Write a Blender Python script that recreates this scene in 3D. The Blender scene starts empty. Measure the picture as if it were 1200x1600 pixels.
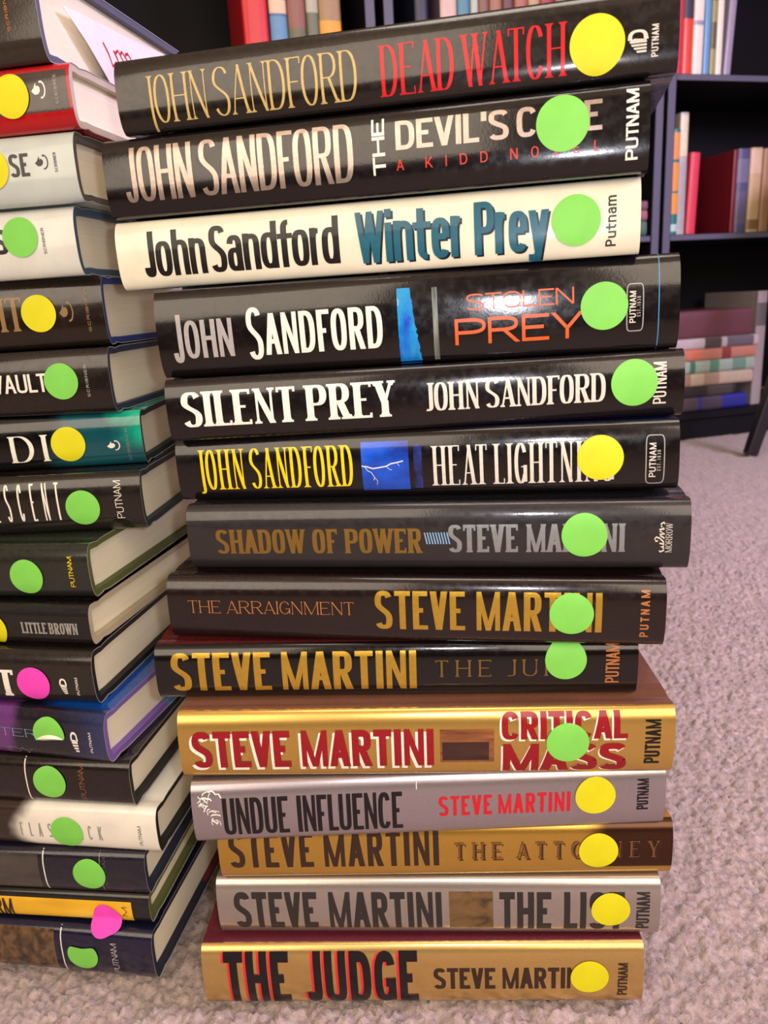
import bpy, math, random
import numpy as np
from mathutils import Matrix, Vector, noise

CAM = [0.26784, -0.055994, 0.379357]
COL = {'gold': ('m', (205, 168, 84), 0.3), 'goldb': ('m', (214, 172, 62), 0.32), 'pale': ('d', (196, 170, 104)), 'red': ('d', (205, 22, 32)), 'silver': ('m', (180, 162, 152), 0.3), 'white': ('d', (232, 228, 215)), 'black': ('d', (20, 16, 18)), 'teal': ('d', (24, 92, 112)), 'navysh': ('d', (12, 22, 34)), 'grey': ('d', (165, 160, 158)), 'orange': ('d', (226, 92, 36)), 'redor': ('d', (200, 52, 34)), 'yellow': ('d', (240, 206, 20)), 'copper': ('d', (172, 108, 58)), 'sil2': ('m', (170, 176, 178), 0.35), 'dred': ('d', (140, 18, 26)), 'paper': ('d', (235, 230, 215)), 'brown': ('d', (52, 34, 22)), 'bronze': ('m', (150, 105, 60), 0.35), 'char': ('d', (44, 40, 38)), 'ltblue': ('d', (130, 170, 205)), 'greyt': ('d', (150, 148, 142)), 'tan': ('d', (140, 112, 72)), 'blue': ('d', (16, 110, 200)), 'line': ('d', (70, 140, 190)), 'cyan': ('d', (40, 140, 190)), 'crimson': ('d', (196, 26, 40)), 'redline': ('d', (214, 40, 40)), 'lwhite': ('d', (215, 208, 195)), 'sgold': ('m', (160, 124, 52), 0.35), 'lilac': ('d', (128, 96, 180))}
BOOKS = {
'dead': dict(pos=[0.0085, 0.36437, 0.45955], rot=[-0.21339, -0.00572, -0.00261], T=30.81, L=239.99, jacket=('j', (34, 27, 25), 0.14), cover=None, case2=None, case=(20, 18, 18), items=[
  {'k': 't', 'part': 'author_lettering', 'st': [0.062, 0.026, 0.045, 0.022, 2.2, 0.045, 0.16], 's': 'JOHN SANDFORD', 'c': 'pale', 'jd': 0.28, 'b': [-107.96, 3.07, -8.75, 22.11]},
  {'k': 't', 'part': 'title_lettering', 'st': [0.085, 0.026, 0.045, 0.022, 2.2, 0.045, 0.16], 's': 'DEAD WATCH', 'c': 'red', 'b': [1.67, 3.05, 77.17, 21.94]},
  {'k': 'logo', 'part': 'publisher_emblem', 'name': 'putnam', 'c': 'lwhite', 'b': [101.22, 7.74, 107.93, 15.78]},
  {'k': 'v', 'part': 'publisher_lettering', 'st': [0.17, 0.15, 0, 0, 2.4, 0.14, 0.4], 's': 'PUTNAM', 'c': 'lwhite', 'b': [109.76, 5.77, 112.34, 16.98]},
  {'k': 's', 'c': 'yel', 'p': [89.17, 12.5], 'r': 10.6},
 ]),
'devil': dict(pos=[-0.0019, 0.36688, 0.42388], rot=[-0.21809, -0.0043, 0.00291], T=34.3, L=241.9, jacket=('j', (24, 18, 20), 0.12), cover=None, case2=None, case=(18, 16, 18), items=[
  {'k': 't', 'part': 'author_lettering', 'st': [0.105, 0.075, 0, 0, 3.0, 0.035, 0.16], 's': 'JOHN SANDFORD', 'c': 'silver', 'b': [-110.9, 6.4, -1.58, 29.74]},
  {'k': 'v', 'part': 'title_word_lettering', 'st': [0.24, 0.17, 0, 0, 3.0, 0.06, 0.28], 's': 'THE', 'c': 'white', 'b': [6.99, 7.98, 12.61, 30.18]},
  {'k': 't', 'part': 'title_lettering', 'st': [0.2, 0.15, 0, 0, 3.0, 0.07, 0.28], 's': "DEVIL'S CODE", 'c': 'silver', 'b': [17.34, 17.15, 102.44, 28.56]},
  {'k': 't', 'part': 'subtitle_lettering', 'st': [0.14, 0.12, 0, 0, 2.4, 1.3, 2.2], 's': 'A KIDD NOVEL', 'c': 'redor', 'b': [17.23, 9.16, 101.84, 13.38]},
  {'k': 'v', 'part': 'publisher_lettering', 'st': [0.2, 0.15, 0, 0, 3.0, 0.07, 0.28], 's': 'PUTNAM', 'c': 'white', 'b': [111.71, 4.84, 116.52, 31.08]},
  {'k': 's', 'c': 'grn', 'p': [86.79, 20.82], 'r': 10.6},
 ]),
'winter': dict(pos=[-0.00197, 0.37201, 0.39199], rot=[-0.19649, -0.00794, 0.00256], T=31.17, L=240.95, jacket=('j', (226, 220, 196), 0.2), cover=(70, 84, 130), case2=None, case=(30, 40, 80), items=[
  {'k': 't', 'part': 'author_lettering', 'st': [0.19, 0.11, 0, 0, 3.0, 0.025, 0.1], 's': 'John Sandford', 'c': 'black', 'b': [-106.95, 5.23, -10.59, 25.83]},
  {'k': 't', 'part': 'title_shadow', 'st': [0.2, 0.12, 0, 0, 3.0, 0.025, 0.2], 's': 'Winter Prey', 'c': 'navysh', 'b': [-1.86, 3.53, 83.46, 25.18]},
  {'k': 't', 'part': 'title_lettering', 'st': [0.2, 0.12, 0, 0, 3.0, 0.025, 0.2], 's': 'Winter Prey', 'c': 'teal', 'lift': 0.35, 'b': [-2.73, 4.37, 82.64, 26.08]},
  {'k': 'v', 'part': 'publisher_lettering', 'st': [0.17, 0.15, 0, 0, 2.4, 0.14, 0.4], 's': 'Putnam', 'c': 'char', 'b': [106.24, 3.92, 110.58, 24.19]},
  {'k': 's', 'c': 'grn', 'p': [93.91, 15.46], 'r': 10.3},
 ]),
'stolen': dict(pos=[0.01657, 0.36867, 0.35015], rot=[-0.12944, -0.0145, 0.0016], T=41.04, L=240.88, jacket=('j', (24, 18, 19), 0.11), cover=None, case2=None, case=(20, 18, 18), items=[
  {'k': 't', 'part': 'author_lettering', 'st': [0.13, 0.11, 0, 0, 2.6, 0.06, 0.2], 's': 'JOHN', 'c': 'grey', 'fc': 0.22, 'b': [-113.26, 8.99, -83.14, 26.74]},
  {'k': 't', 'part': 'author_lettering', 'st': [0.13, 0.11, 0, 0, 2.6, 0.06, 0.2], 's': 'SANDFORD', 'c': 'white', 'fc': 0.22, 'b': [-76.04, 8.47, -11.63, 27.52]},
  {'k': 'p', 'part': 'picture_panel', 'm': 'bluepaint', 'rag': 1, 'b': [-4.28, 0.34, 5.91, 34.37]},
  {'k': 'p', 'part': 'picture_panel', 'm': 'greystrip', 'b': [11.77, 1.43, 14.14, 33.81]},
  {'k': 't', 'part': 'title_lettering', 'st': [0.1, 0.1, 0, 0, 2.6, 0.1, 0.4], 's': 'STOLEN', 'c': 'orange', 'b': [27.22, 22.51, 74.93, 29.66]},
  {'k': 't', 'part': 'title_lettering', 'st': [0.13, 0.13, 0, 0, 2.6, 0.1, 0.4], 's': 'PREY', 'c': 'orange', 'b': [21.57, 7.41, 78.94, 19.07]},
  {'k': 'p', 'part': 'rule_line', 'm': 'line', 'b': [111.32, 0.3, 111.72, 40.74]},
  {'k': 'frame', 'part': 'publisher_frame', 'c': 'grey', 'b': [97.83, 8.86, 104.84, 29.12]},
  {'k': 'v', 'part': 'publisher_lettering', 'st': [0.17, 0.15, 0, 0, 2.4, 0.14, 0.4], 's': 'PUTNAM', 'c': 'lwhite', 'b': [98.94, 12.42, 101.66, 26.06]},
  {'k': 'v', 'part': 'publisher_lettering', 'st': [0.2, 0.18, 0, 0, 2.4, 0.35, 0.6], 's': 'EST. 1838', 'c': 'grey', 'b': [102.11, 15.08, 103.71, 23.66]},
  {'k': 's', 'c': 'grn', 'p': [87.99, 20.52], 'r': 10.3},
 ]),
'silent': dict(pos=[0.01896, 0.36373, 0.31998], rot=[-0.10286, -0.01347, -0.00072], T=29.83, L=241.4, jacket=('j', (26, 19, 21), 0.12), cover=None, case2=None, case=(20, 18, 18), items=[
  {'k': 't', 'part': 'title_lettering', 'st': [0.2, 0.07, 0.07, 0.06, 2.3, 0.04, 0.25], 's': 'SILENT PREY', 'c': 'white', 'b': [-113.19, 7.04, -9.61, 23.75]},
  {'k': 't', 'part': 'author_lettering', 'st': [0.145, 0.06, 0.05, 0.05, 2.6, 0.04, 0.2], 's': 'JOHN SANDFORD', 'c': 'lwhite', 'b': [2.94, 8.61, 85.93, 21.58]},
  {'k': 'v', 'part': 'publisher_lettering', 'st': [0.13, 0.11, 0, 0, 2.6, 0.06, 0.2], 's': 'PUTNAM', 'c': 'lwhite', 'b': [106.99, 6.19, 112.74, 24.87]},
  {'k': 's', 'c': 'grn', 'p': [98.56, 16.32], 'r': 10.3},
 ]),
'heat': dict(pos=[0.01665, 0.36471, 0.28749], rot=[-0.18282, -0.01339, -0.00144], T=32.14, L=241.37, jacket=('j', (24, 18, 20), 0.12), cover=(22, 28, 70), case2=None, case=(22, 20, 24), items=[
  {'k': 't', 'part': 'author_lettering', 'st': [0.075, 0.028, 0.05, 0.02, 2.2, 0.05, 0.14], 's': 'JOHN SANDFORD', 'c': 'yellow', 'jd': 0.1, 'b': [-110.34, 6.02, -29.9, 26.3]},
  {'k': 'p', 'part': 'picture_panel', 'm': 'lightning', 'b': [-25.45, 3.48, -2.35, 27.35]},
  {'k': 'p', 'part': 'picture_panel', 'm': 'dimblue', 'b': [-0.0, 4.01, 3.95, 25.59]},
  {'k': 'bolt', 'part': 'lightning_bolt', 'c': 'white', 'b': [-25.45, 3.48, -2.35, 27.35]},
  {'k': 't', 'part': 'title_lettering', 'st': [0.085, 0.028, 0.05, 0.02, 2.2, 0.05, 0.14], 's': 'HEAT LIGHTNING', 'c': 'lwhite', 'b': [8.83, 5.12, 92.32, 24.39]},
  {'k': 'frame', 'part': 'publisher_frame', 'c': 'grey', 'b': [106.23, 3.46, 114.13, 25.82]},
  {'k': 'v', 'part': 'publisher_lettering', 'st': [0.17, 0.15, 0, 0, 2.4, 0.14, 0.4], 's': 'PUTNAM', 'c': 'lwhite', 'b': [107.61, 6.49, 110.55, 22.36]},
  {'k': 'v', 'part': 'publisher_lettering', 'st': [0.2, 0.18, 0, 0, 2.4, 0.35, 0.6], 's': 'EST. 1838', 'c': 'grey', 'b': [110.97, 9.51, 112.62, 19.05]},
  {'k': 's', 'c': 'yel', 'p': [86.16, 16.35], 'r': 10.3},
 ]),
'shadow': dict(pos=[0.02062, 0.35705, 0.2519], rot=[-0.16188, 0.00145, -0.00058], T=33.42, L=241.43, jacket=('j', (48, 43, 45), 0.2), cover=(44, 42, 44), case2=None, case=(40, 38, 42), items=[
  {'k': 't', 'part': 'title_lettering', 'st': [0.2, 0.12, 0.025, 0.06, 3.0, 0.06, 0.28], 's': 'SHADOW OF POWER', 'c': 'sgold', 'b': [-105.92, 9.21, -2.41, 21.73]},
  {'k': 'bars', 'part': 'ornament_bars', 'c': 'ltblue', 'b': [-1.36, 13.78, 10.72, 19.63]},
  {'k': 't', 'part': 'author_lettering', 'st': [0.2, 0.12, 0.025, 0.06, 3.0, 0.06, 0.28], 's': 'STEVE MARTINI', 'c': 'sil2', 'b': [10.38, 9.55, 91.84, 23.31]},
  {'k': 'logo', 'part': 'publisher_emblem', 'name': 'wm', 'c': 'lwhite', 'b': [104.66, 9.17, 109.49, 24.26]},
  {'k': 'v', 'part': 'publisher_lettering', 'st': [0.1, 0.045, 0.06, 0.03, 2.0, 0.12, 0.45], 's': 'MORROW', 'c': 'lwhite', 'b': [109.72, 9.16, 112.59, 23.33]},
  {'k': 's', 'c': 'grn', 'p': [73.5, 17.84], 'r': 10.4},
 ]),
'arraign': dict(pos=[0.00865, 0.35079, 0.2169], rot=[-0.14422, 0.01392, 0.00038], T=33.26, L=241.59, jacket=('j', (34, 22, 21), 0.13), cover=None, case2=None, case=(40, 20, 20), items=[
  {'k': 't', 'part': 'title_lettering', 'st': [0.075, 0.035, 0.06, 0.03, 2.0, 0.12, 0.45], 's': 'THE ARRAIGNMENT', 'c': 'copper', 'b': [-110.2, 15.01, -25.53, 21.65]},
  {'k': 't', 'part': 'author_lettering', 'st': [0.19, 0.12, 0, 0, 3.0, 0.07, 0.28], 's': 'STEVE MARTINI', 'c': 'goldb', 'b': [-15.3, 7.81, 92.15, 27.47]},
  {'k': 'v', 'part': 'publisher_lettering', 'st': [0.2, 0.18, 0, 0, 2.4, 0.35, 0.6], 's': 'PUTNAM', 'c': 'copper', 'b': [109.36, 5.72, 113.28, 28.92]},
  {'k': 's', 'c': 'grn', 'p': [78.02, 17.23], 'r': 10.2},
 ]),
'jury': dict(pos=[0.00012, 0.35199, 0.18676], rot=[-0.05624, 0.01987, 0.00166], T=29.28, L=239.85, jacket=('j', (18, 14, 16), 0.1), cover=(84, 28, 28), case2=None, case=(90, 30, 30), items=[
  {'k': 't', 'part': 'author_lettering', 'st': [0.19, 0.12, 0, 0, 3.0, 0.07, 0.28], 's': 'STEVE MARTINI', 'c': 'goldb', 'b': [-111.75, 5.4, 11.73, 25.77]},
  {'k': 't', 'part': 'title_lettering', 'st': [0.1, 0.05, 0.07, 0.035, 2.0, 0.42, 0.75], 's': 'THE JURY', 'c': 'sgold', 'b': [20.6, 11.8, 93.09, 20.65]},
  {'k': 'v', 'part': 'publisher_lettering', 'st': [0.13, 0.11, 0, 0, 2.6, 0.06, 0.2], 's': 'PUTNAM', 'c': 'copper', 'b': [104.21, 7.6, 110.76, 27.93]},
  {'k': 's', 'c': 'grn', 'p': [84.76, 20.15], 'r': 10.1},
 ]),
'critical': dict(pos=[0.01286, 0.33859, 0.1493], rot=[-0.05, 0.01778, -0.00146], T=36.69, L=243.11, jacket=('f', (212, 172, 90), 0.27), cover=(112, 74, 54), case2=None, case=(150, 90, 80), items=[
  {'k': 't', 'part': 'author_shadow', 'st': [0.24, 0.17, 0, 0, 3.0, 0.06, 0.28], 's': 'STEVE MARTINI', 'c': 'paper', 'b': [-116.27, 5.79, 3.96, 26.31]},
  {'k': 't', 'part': 'author_lettering', 'st': [0.24, 0.17, 0, 0, 3.0, 0.06, 0.28], 's': 'STEVE MARTINI', 'c': 'dred', 'lift': 0.3, 'b': [-114.9, 7.48, 5.25, 27.62]},
  {'k': 'p', 'part': 'picture_panel', 'm': 'woodbox', 'b': [8.11, 9.08, 34.57, 27.24]},
  {'k': 'p', 'part': 'picture_panel', 'm': 'darkbox', 'lift': 0.25, 'b': [9.23, 10.28, 32.04, 20.38]},
  {'k': 't', 'part': 'title_shadow', 'st': [0.24, 0.17, 0, 0, 3.0, 0.06, 0.28], 's': 'CRITICAL', 'c': 'paper', 'b': [37.22, 20.53, 98.13, 34.3]},
  {'k': 't', 'part': 'title_lettering', 'st': [0.24, 0.17, 0, 0, 3.0, 0.06, 0.28], 's': 'CRITICAL', 'c': 'dred', 'lift': 0.3, 'b': [38.2, 21.56, 99.0, 35.04]},
  {'k': 't', 'part': 'title_shadow', 'st': [0.3, 0.2, 0, 0, 3.0, 0.05, 0.3], 's': 'MASS', 'c': 'paper', 'b': [37.94, 2.75, 98.3, 17.86]},
  {'k': 't', 'part': 'title_lettering', 'st': [0.3, 0.2, 0, 0, 3.0, 0.05, 0.3], 's': 'MASS', 'c': 'dred', 'lift': 0.3, 'b': [38.87, 3.24, 98.83, 18.91]},
  {'k': 'v', 'part': 'publisher_lettering', 'st': [0.2, 0.15, 0, 0, 3.0, 0.07, 0.28], 's': 'PUTNAM', 'c': 'black', 'b': [107.37, 7.1, 114.73, 30.9]},
  {'k': 's', 'c': 'grn', 'p': [70.17, 19.52], 'r': 10.3},
 ]),
'undue': dict(pos=[0.01421, 0.34133, 0.1128], rot=[-0.00503, 0.01448, 0.00337], T=35.28, L=240.09, jacket=('f', (176, 166, 172), 0.27), cover=None, case2=None, case=(120, 110, 120), items=[
  {'k': 't', 'part': 'title_lettering', 'st': [0.17, 0.11, 0, 0, 3.0, 0.035, 0.2], 's': 'UNDUE INFLUENCE', 'c': 'black', 'b': [-104.62, 5.86, -13.49, 27.54]},
  {'k': 't', 'part': 'author_lettering', 'st': [0.2, 0.15, 0, 0, 3.0, 0.1, 0.28], 's': 'STEVE MARTINI', 'c': 'crimson', 'b': [4.87, 12.47, 71.82, 23.86]},
  {'k': 'scrape', 'part': 'scrape', 'c': 'paper', 'b': [-116.75, 11.2, -104.81, 32.0]},
  {'k': 'scrape', 'part': 'scrape', 'c': 'paper', 'b': [-6.08, 28.29, -2.75, 33.12]},
  {'k': 'v', 'part': 'publisher_lettering', 'st': [0.2, 0.15, 0, 0, 3.0, 0.07, 0.28], 's': 'PUTNAM', 'c': 'black', 'b': [105.5, 11.72, 111.32, 29.08]},
  {'k': 's', 'c': 'yel', 'p': [84.23, 20.98], 'r': 10.2},
 ]),
'attorney': dict(pos=[0.02098, 0.35028, 0.07855], rot=[-0.05443, 0.0069, 0.00094], T=33.07, L=240.39, jacket=('fr', (208, 164, 74), 0.26), cover=(150, 110, 50), case2=None, case=(120, 80, 60), items=[
  {'k': 't', 'part': 'author_lettering', 'st': [0.2, 0.15, 0, 0, 3.0, 0.09, 0.28], 's': 'STEVE MARTINI', 'c': 'brown', 'b': [-114.4, 9.03, -1.64, 30.31]},
  {'k': 't', 'part': 'title_shadow', 'st': [0.11, 0.05, 0.07, 0.035, 2.0, 0.42, 0.75], 's': 'THE ATTORNEY', 'c': 'brown', 'b': [7.16, 12.02, 114.49, 21.94]},
  {'k': 't', 'part': 'title_lettering', 'st': [0.11, 0.05, 0.07, 0.035, 2.0, 0.42, 0.75], 's': 'THE ATTORNEY', 'c': 'bronze', 'lift': 0.3, 'b': [6.18, 13.26, 113.43, 23.09]},
  {'k': 's', 'c': 'yel', 'p': [81.8, 17.32], 'r': 10.2},
 ]),
'lst': dict(pos=[0.01574, 0.34991, 0.04118], rot=[-0.07382, 0.00124, 0.00084], T=36.43, L=239.61, jacket=('f', (186, 178, 170), 0.27), cover=None, case2=None, case=(90, 30, 40), items=[
  {'k': 't', 'part': 'author_lettering', 'st': [0.24, 0.17, 0, 0, 3.0, 0.06, 0.28], 's': 'STEVE MARTINI', 'c': 'char', 'b': [-110.36, 6.06, 4.06, 29.46]},
  {'k': 'p', 'part': 'picture_panel', 'm': 'doorpic', 'b': [7.93, 6.2, 31.56, 29.79]},
  {'k': 't', 'part': 'title_lettering', 'st': [0.24, 0.17, 0, 0, 3.0, 0.06, 0.28], 's': 'THE LIST', 'c': 'char', 'b': [34.96, 5.42, 101.14, 29.45]},
  {'k': 'v', 'part': 'publisher_lettering', 'st': [0.2, 0.15, 0, 0, 3.0, 0.07, 0.28], 's': 'PUTNAM', 'c': 'char', 'b': [107.33, 6.06, 114.25, 29.44]},
  {'k': 's', 'c': 'yel', 'p': [93.77, 19.02], 'r': 10.2},
 ]),
'judge': dict(pos=[0.00575, 0.34341, 0.00069], rot=[-0.05754, 0.00268, -0.00045], T=40.04, L=241.01, jacket=('f', (214, 178, 108), 0.27), cover=(92, 34, 44), case2=None, case=(110, 30, 50), items=[
  {'k': 't', 'part': 'title_shadow', 'st': [0.24, 0.17, 0, 0, 3.0, 0.06, 0.28], 's': 'THE JUDGE', 'c': 'redline', 'b': [-109.85, 3.0, -2.67, 36.67]},
  {'k': 't', 'part': 'title_lettering', 'st': [0.24, 0.17, 0, 0, 3.0, 0.06, 0.28], 's': 'THE JUDGE', 'c': 'black', 'lift': 0.3, 'b': [-108.42, 3.23, -1.2, 36.95]},
  {'k': 't', 'part': 'author_lettering', 'st': [0.24, 0.17, 0, 0, 3.0, 0.06, 0.28], 's': 'STEVE MARTINI', 'c': 'brown', 'b': [7.4, 12.93, 89.69, 26.91]},
  {'k': 'v', 'part': 'publisher_lettering', 'st': [0.2, 0.15, 0, 0, 3.0, 0.07, 0.28], 's': 'PUTNAM', 'c': 'brown', 'b': [106.77, 7.82, 111.96, 29.43]},
  {'k': 's', 'c': 'yel', 'p': [91.58, 20.87], 'r': 10.2},
 ]),
'L1': dict(pos=[-0.26768, 0.44474, 0.49964], rot=[-0.2, -0.00359, -7e-05], T=46.0, L=241.01, jacket=('j', (58, 48, 40), 0.25), cover=None, case2=None, case=(96, 98, 120), items=[
  {'k': 'v', 'part': 'publisher_lettering', 'st': [0.2, 0.18, 0, 0, 2.4, 0.35, 0.6], 's': 'SCRIBNER', 'c': 'copper', 'b': [103.61, 13.44, 105.21, 32.14]},
 ]),
'L2': dict(pos=[-0.25826, 0.44159, 0.46951], rot=[-0.17338, -0.00495, 0.00207], T=29.37, L=241.0, jacket=('j', (170, 16, 24), 0.16), cover=None, case2=None, case=(200, 185, 170), items=[
  {'k': 'p', 'part': 'title_panel', 'm': 'dpanel', 'b': [69.64, 7.72, 118.75, 26.01]},
  {'k': 'logo', 'part': 'publisher_emblem', 'name': 'lamp', 'c': 'paper', 'b': [99.83, 13.82, 107.42, 21.68]},
  {'k': 'v', 'part': 'publisher_lettering', 'st': [0.2, 0.18, 0, 0, 2.4, 0.35, 0.6], 's': 'SCRIBNER', 'c': 'greyt', 'b': [111.97, 10.85, 113.57, 23.65]},
  {'k': 's', 'c': 'yel', 'p': [88.52, 16.18], 'r': 9.9},
 ]),
'L3': dict(pos=[-0.2629, 0.44246, 0.43608], rot=[-0.14975, -0.00463, -0.00099], T=33.07, L=241.01, jacket=('j', (190, 198, 192), 0.3), cover=None, case2=None, case=(90, 88, 82), items=[
  {'k': 't', 'part': 'title_lettering', 'st': [0.2, 0.15, 0, 0, 3.0, 0.06, 0.28], 's': 'SE', 'c': 'char', 'b': [84.97, 13.41, 95.67, 24.18]},
  {'k': 'logo', 'part': 'publisher_emblem', 'name': 'lamp', 'c': 'char', 'b': [99.14, 15.87, 106.3, 22.71]},
  {'k': 'v', 'part': 'publisher_lettering', 'st': [0.17, 0.15, 0, 0, 2.4, 0.14, 0.4], 's': 'SCRIBNER', 'c': 'char', 'b': [109.3, 14.13, 110.9, 23.38]},
  {'k': 's', 'c': 'yel', 'p': [74.69, 18.06], 'r': 9.9},
 ]),
'L4': dict(pos=[-0.27126, 0.44917, 0.40025], rot=[-0.14043, -0.00823, 0.00155], T=34.75, L=241.0, jacket=('j', (214, 214, 206), 0.25), cover=None, case2=None, case=(70, 92, 116), items=[
  {'k': 't', 'part': 'title_lettering', 'st': [0.24, 0.17, 0, 0, 3.0, 0.06, 0.28], 's': 'S', 'c': 'char', 'b': [73.96, 13.1, 82.17, 25.58]},
  {'k': 'v', 'part': 'publisher_lettering', 'st': [0.17, 0.15, 0, 0, 2.4, 0.14, 0.4], 's': 'SCRIBNER', 'c': 'char', 'b': [101.9, 11.71, 103.5, 24.82]},
  {'k': 's', 'c': 'grn', 'p': [90.01, 20.89], 'r': 9.9},
 ]),
'L5': dict(pos=[-0.26676, 0.45249, 0.36309], rot=[-0.08001, -0.00805, -0.00034], T=36.88, L=241.0, jacket=('j', (38, 28, 22), 0.13), cover=None, case2=None, case=(40, 60, 130), items=[
  {'k': 't', 'part': 'title_lettering', 'st': [0.145, 0.06, 0.05, 0.05, 2.6, 0.04, 0.2], 's': 'IT', 'c': 'tan', 'b': [60.59, 10.33, 74.91, 28.4]},
  {'k': 'logo', 'part': 'publisher_emblem', 'name': 'lamp', 'c': 'tan', 'b': [95.3, 13.82, 103.29, 24.55]},
  {'k': 'v', 'part': 'publisher_lettering', 'st': [0.2, 0.18, 0, 0, 2.4, 0.35, 0.6], 's': 'SCRIBNER', 'c': 'tan', 'b': [110.52, 7.77, 112.12, 30.69]},
  {'k': 's', 'c': 'yel', 'p': [83.73, 19.12], 'r': 9.9},
 ]),
'L6': dict(pos=[-0.26653, 0.44971, 0.32623], rot=[-0.10616, -0.00644, 0.00135], T=36.14, L=241.0, jacket=('j', (36, 28, 26), 0.14), cover=None, case2=None, case=(42, 52, 78), items=[
  {'k': 't', 'part': 'title_lettering', 'st': [0.15, 0.13, 0, 0, 3.0, 0.07, 0.28], 's': 'VAULT', 'c': 'white', 'b': [51.71, 13.78, 83.92, 23.97]},
  {'k': 'v', 'part': 'publisher_lettering', 'st': [0.2, 0.18, 0, 0, 2.4, 0.35, 0.6], 's': 'SCRIBNER', 'c': 'greyt', 'b': [106.38, 9.74, 107.98, 27.42]},
  {'k': 's', 'c': 'grn', 'p': [92.43, 19.05], 'r': 9.9},
 ]),
'L7': dict(pos=[-0.25655, 0.44526, 0.29491], rot=[-0.0168, -0.00888, 0.00025], T=30.83, L=241.0, jacket=('teal', (14, 14, 18), 0.1), cover=None, case2=None, case=(20, 40, 42), items=[
  {'k': 't', 'part': 'title_lettering', 'st': [0.17, 0.03, 0.06, 0.03, 2.0, 0.3, 0.45], 's': 'DI', 'c': 'paper', 'b': [44.01, 5.04, 65.75, 20.44]},
  {'k': 'logo', 'part': 'publisher_emblem', 'name': 'lamp', 'c': 'paper', 'b': [99.81, 8.99, 107.37, 14.73]},
  {'k': 'v', 'part': 'publisher_lettering', 'st': [0.11, 0.05, 0.07, 0.035, 2.0, 0.42, 0.75], 's': 'SCRIBNER', 'c': 'greyt', 'b': [111.15, 2.28, 112.75, 21.41]},
  {'k': 's', 'c': 'yel', 'p': [77.83, 14.24], 'r': 9.9},
 ]),
'L8': dict(pos=[-0.25418, 0.43203, 0.26085], rot=[-0.07871, -0.01155, 4e-05], T=33.47, L=241.0, jacket=('j', (36, 30, 28), 0.13), cover=None, case2=None, case=(34, 48, 52), items=[
  {'k': 't', 'part': 'title_lettering', 'st': [0.05, 0.05, 0.0, 0, 2.4, 0.22, 0.5], 's': 'ESCENT', 'c': 'paper', 'b': [34.21, 8.1, 73.25, 29.58]},
  {'k': 'v', 'part': 'publisher_lettering', 'st': [0.08, 0.08, 0.0, 0, 2.4, 0.12, 0.5], 's': 'PUTNAM', 'c': 'paper', 'b': [105.15, 7.49, 109.4, 29.0]},
  {'k': 's', 'c': 'grn', 'p': [86.25, 14.73], 'r': 9.9},
 ]),
'L9': dict(pos=[-0.27881, 0.42219, 0.22944], rot=[-0.18579, -0.00935, -0.00182], T=30.63, L=241.01, jacket=('j', (44, 46, 40), 0.16), cover=(50, 58, 44), case2=None, case=(88, 98, 48), items=[
  {'k': 'v', 'part': 'publisher_lettering', 'st': [0.13, 0.11, 0, 0, 2.6, 0.06, 0.2], 's': 'PUTNAM', 'c': 'yellow', 'b': [108.44, 7.22, 111.1, 24.53]},
  {'k': 's', 'c': 'grn', 'p': [82.64, 13.34], 'r': 9.9},
 ]),
'L10': dict(pos=[-0.28015, 0.41768, 0.20502], rot=[-0.21206, -0.00375, -0.00172], T=23.46, L=240.99, jacket=('j', (24, 21, 19), 0.3), cover=None, case2=None, case=(190, 176, 150), items=[
  {'k': 't', 'part': 'publisher_lettering', 'st': [0.22, 0.1, 0.05, 0.09, 2.4, 0.05, 0.2], 's': 'LITTLE BROWN', 'c': 'greyt', 'b': [78.23, 6.89, 112.89, 13.53]},
  {'k': 's', 'c': 'yel', 'p': [59.32, 8.71], 'r': 9.5},
 ]),
'L11': dict(pos=[-0.28127, 0.4094, 0.17223], rot=[-0.18233, 0.00068, -0.00026], T=31.79, L=241.01, jacket=('j', (42, 36, 32), 0.15), cover=None, case2=None, case=(24, 22, 22), items=[
  {'k': 't', 'part': 'title_lettering', 'st': [0.22, 0.1, 0.05, 0.09, 2.4, 0.05, 0.2], 's': 'ST', 'c': 'white', 'b': [50.38, 4.52, 72.63, 20.98]},
  {'k': 'logo', 'part': 'publisher_emblem', 'name': 'putnam', 'c': 'white', 'b': [100.09, 7.31, 103.9, 16.81]},
  {'k': 'v', 'part': 'publisher_lettering', 'st': [0.17, 0.15, 0, 0, 2.4, 0.14, 0.4], 's': 'PUTNAM', 'c': 'white', 'b': [109.46, 6.66, 111.06, 17.52]},
  {'k': 's', 'c': 'pnk', 'p': [84.19, 13.11], 'r': 9.9},
 ]),
'L12': dict(pos=[-0.27325, 0.40566, 0.14229], rot=[-0.25351, -6e-05, 0.00018], T=29.5, L=240.99, jacket=('purp', (30, 28, 40), 0.15), cover=None, case2=((92, 140, 190), 0.06), case=(128, 96, 180), items=[
  {'k': 't', 'part': 'title_lettering', 'st': [0.08, 0.035, 0.07, 0.035, 2.0, 0.25, 0.75], 's': 'WINTER', 'c': 'ltblue', 'b': [29.19, 13.58, 78.18, 18.42]},
  {'k': 't', 'part': 'title_lettering', 'st': [0.07, 0.03, 0.07, 0.035, 2.0, 0.25, 0.75], 's': 'STUDY', 'c': 'greyt', 'b': [32.77, 2.21, 72.63, 6.04]},
  {'k': 'logo', 'part': 'publisher_emblem', 'name': 'putnam', 'c': 'white', 'b': [99.22, 6.9, 103.12, 19.46]},
  {'k': 'v', 'part': 'publisher_lettering', 'st': [0.17, 0.15, 0, 0, 2.4, 0.14, 0.4], 's': 'PUTNAM', 'c': 'white', 'b': [110.44, 7.26, 112.04, 19.69]},
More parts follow.
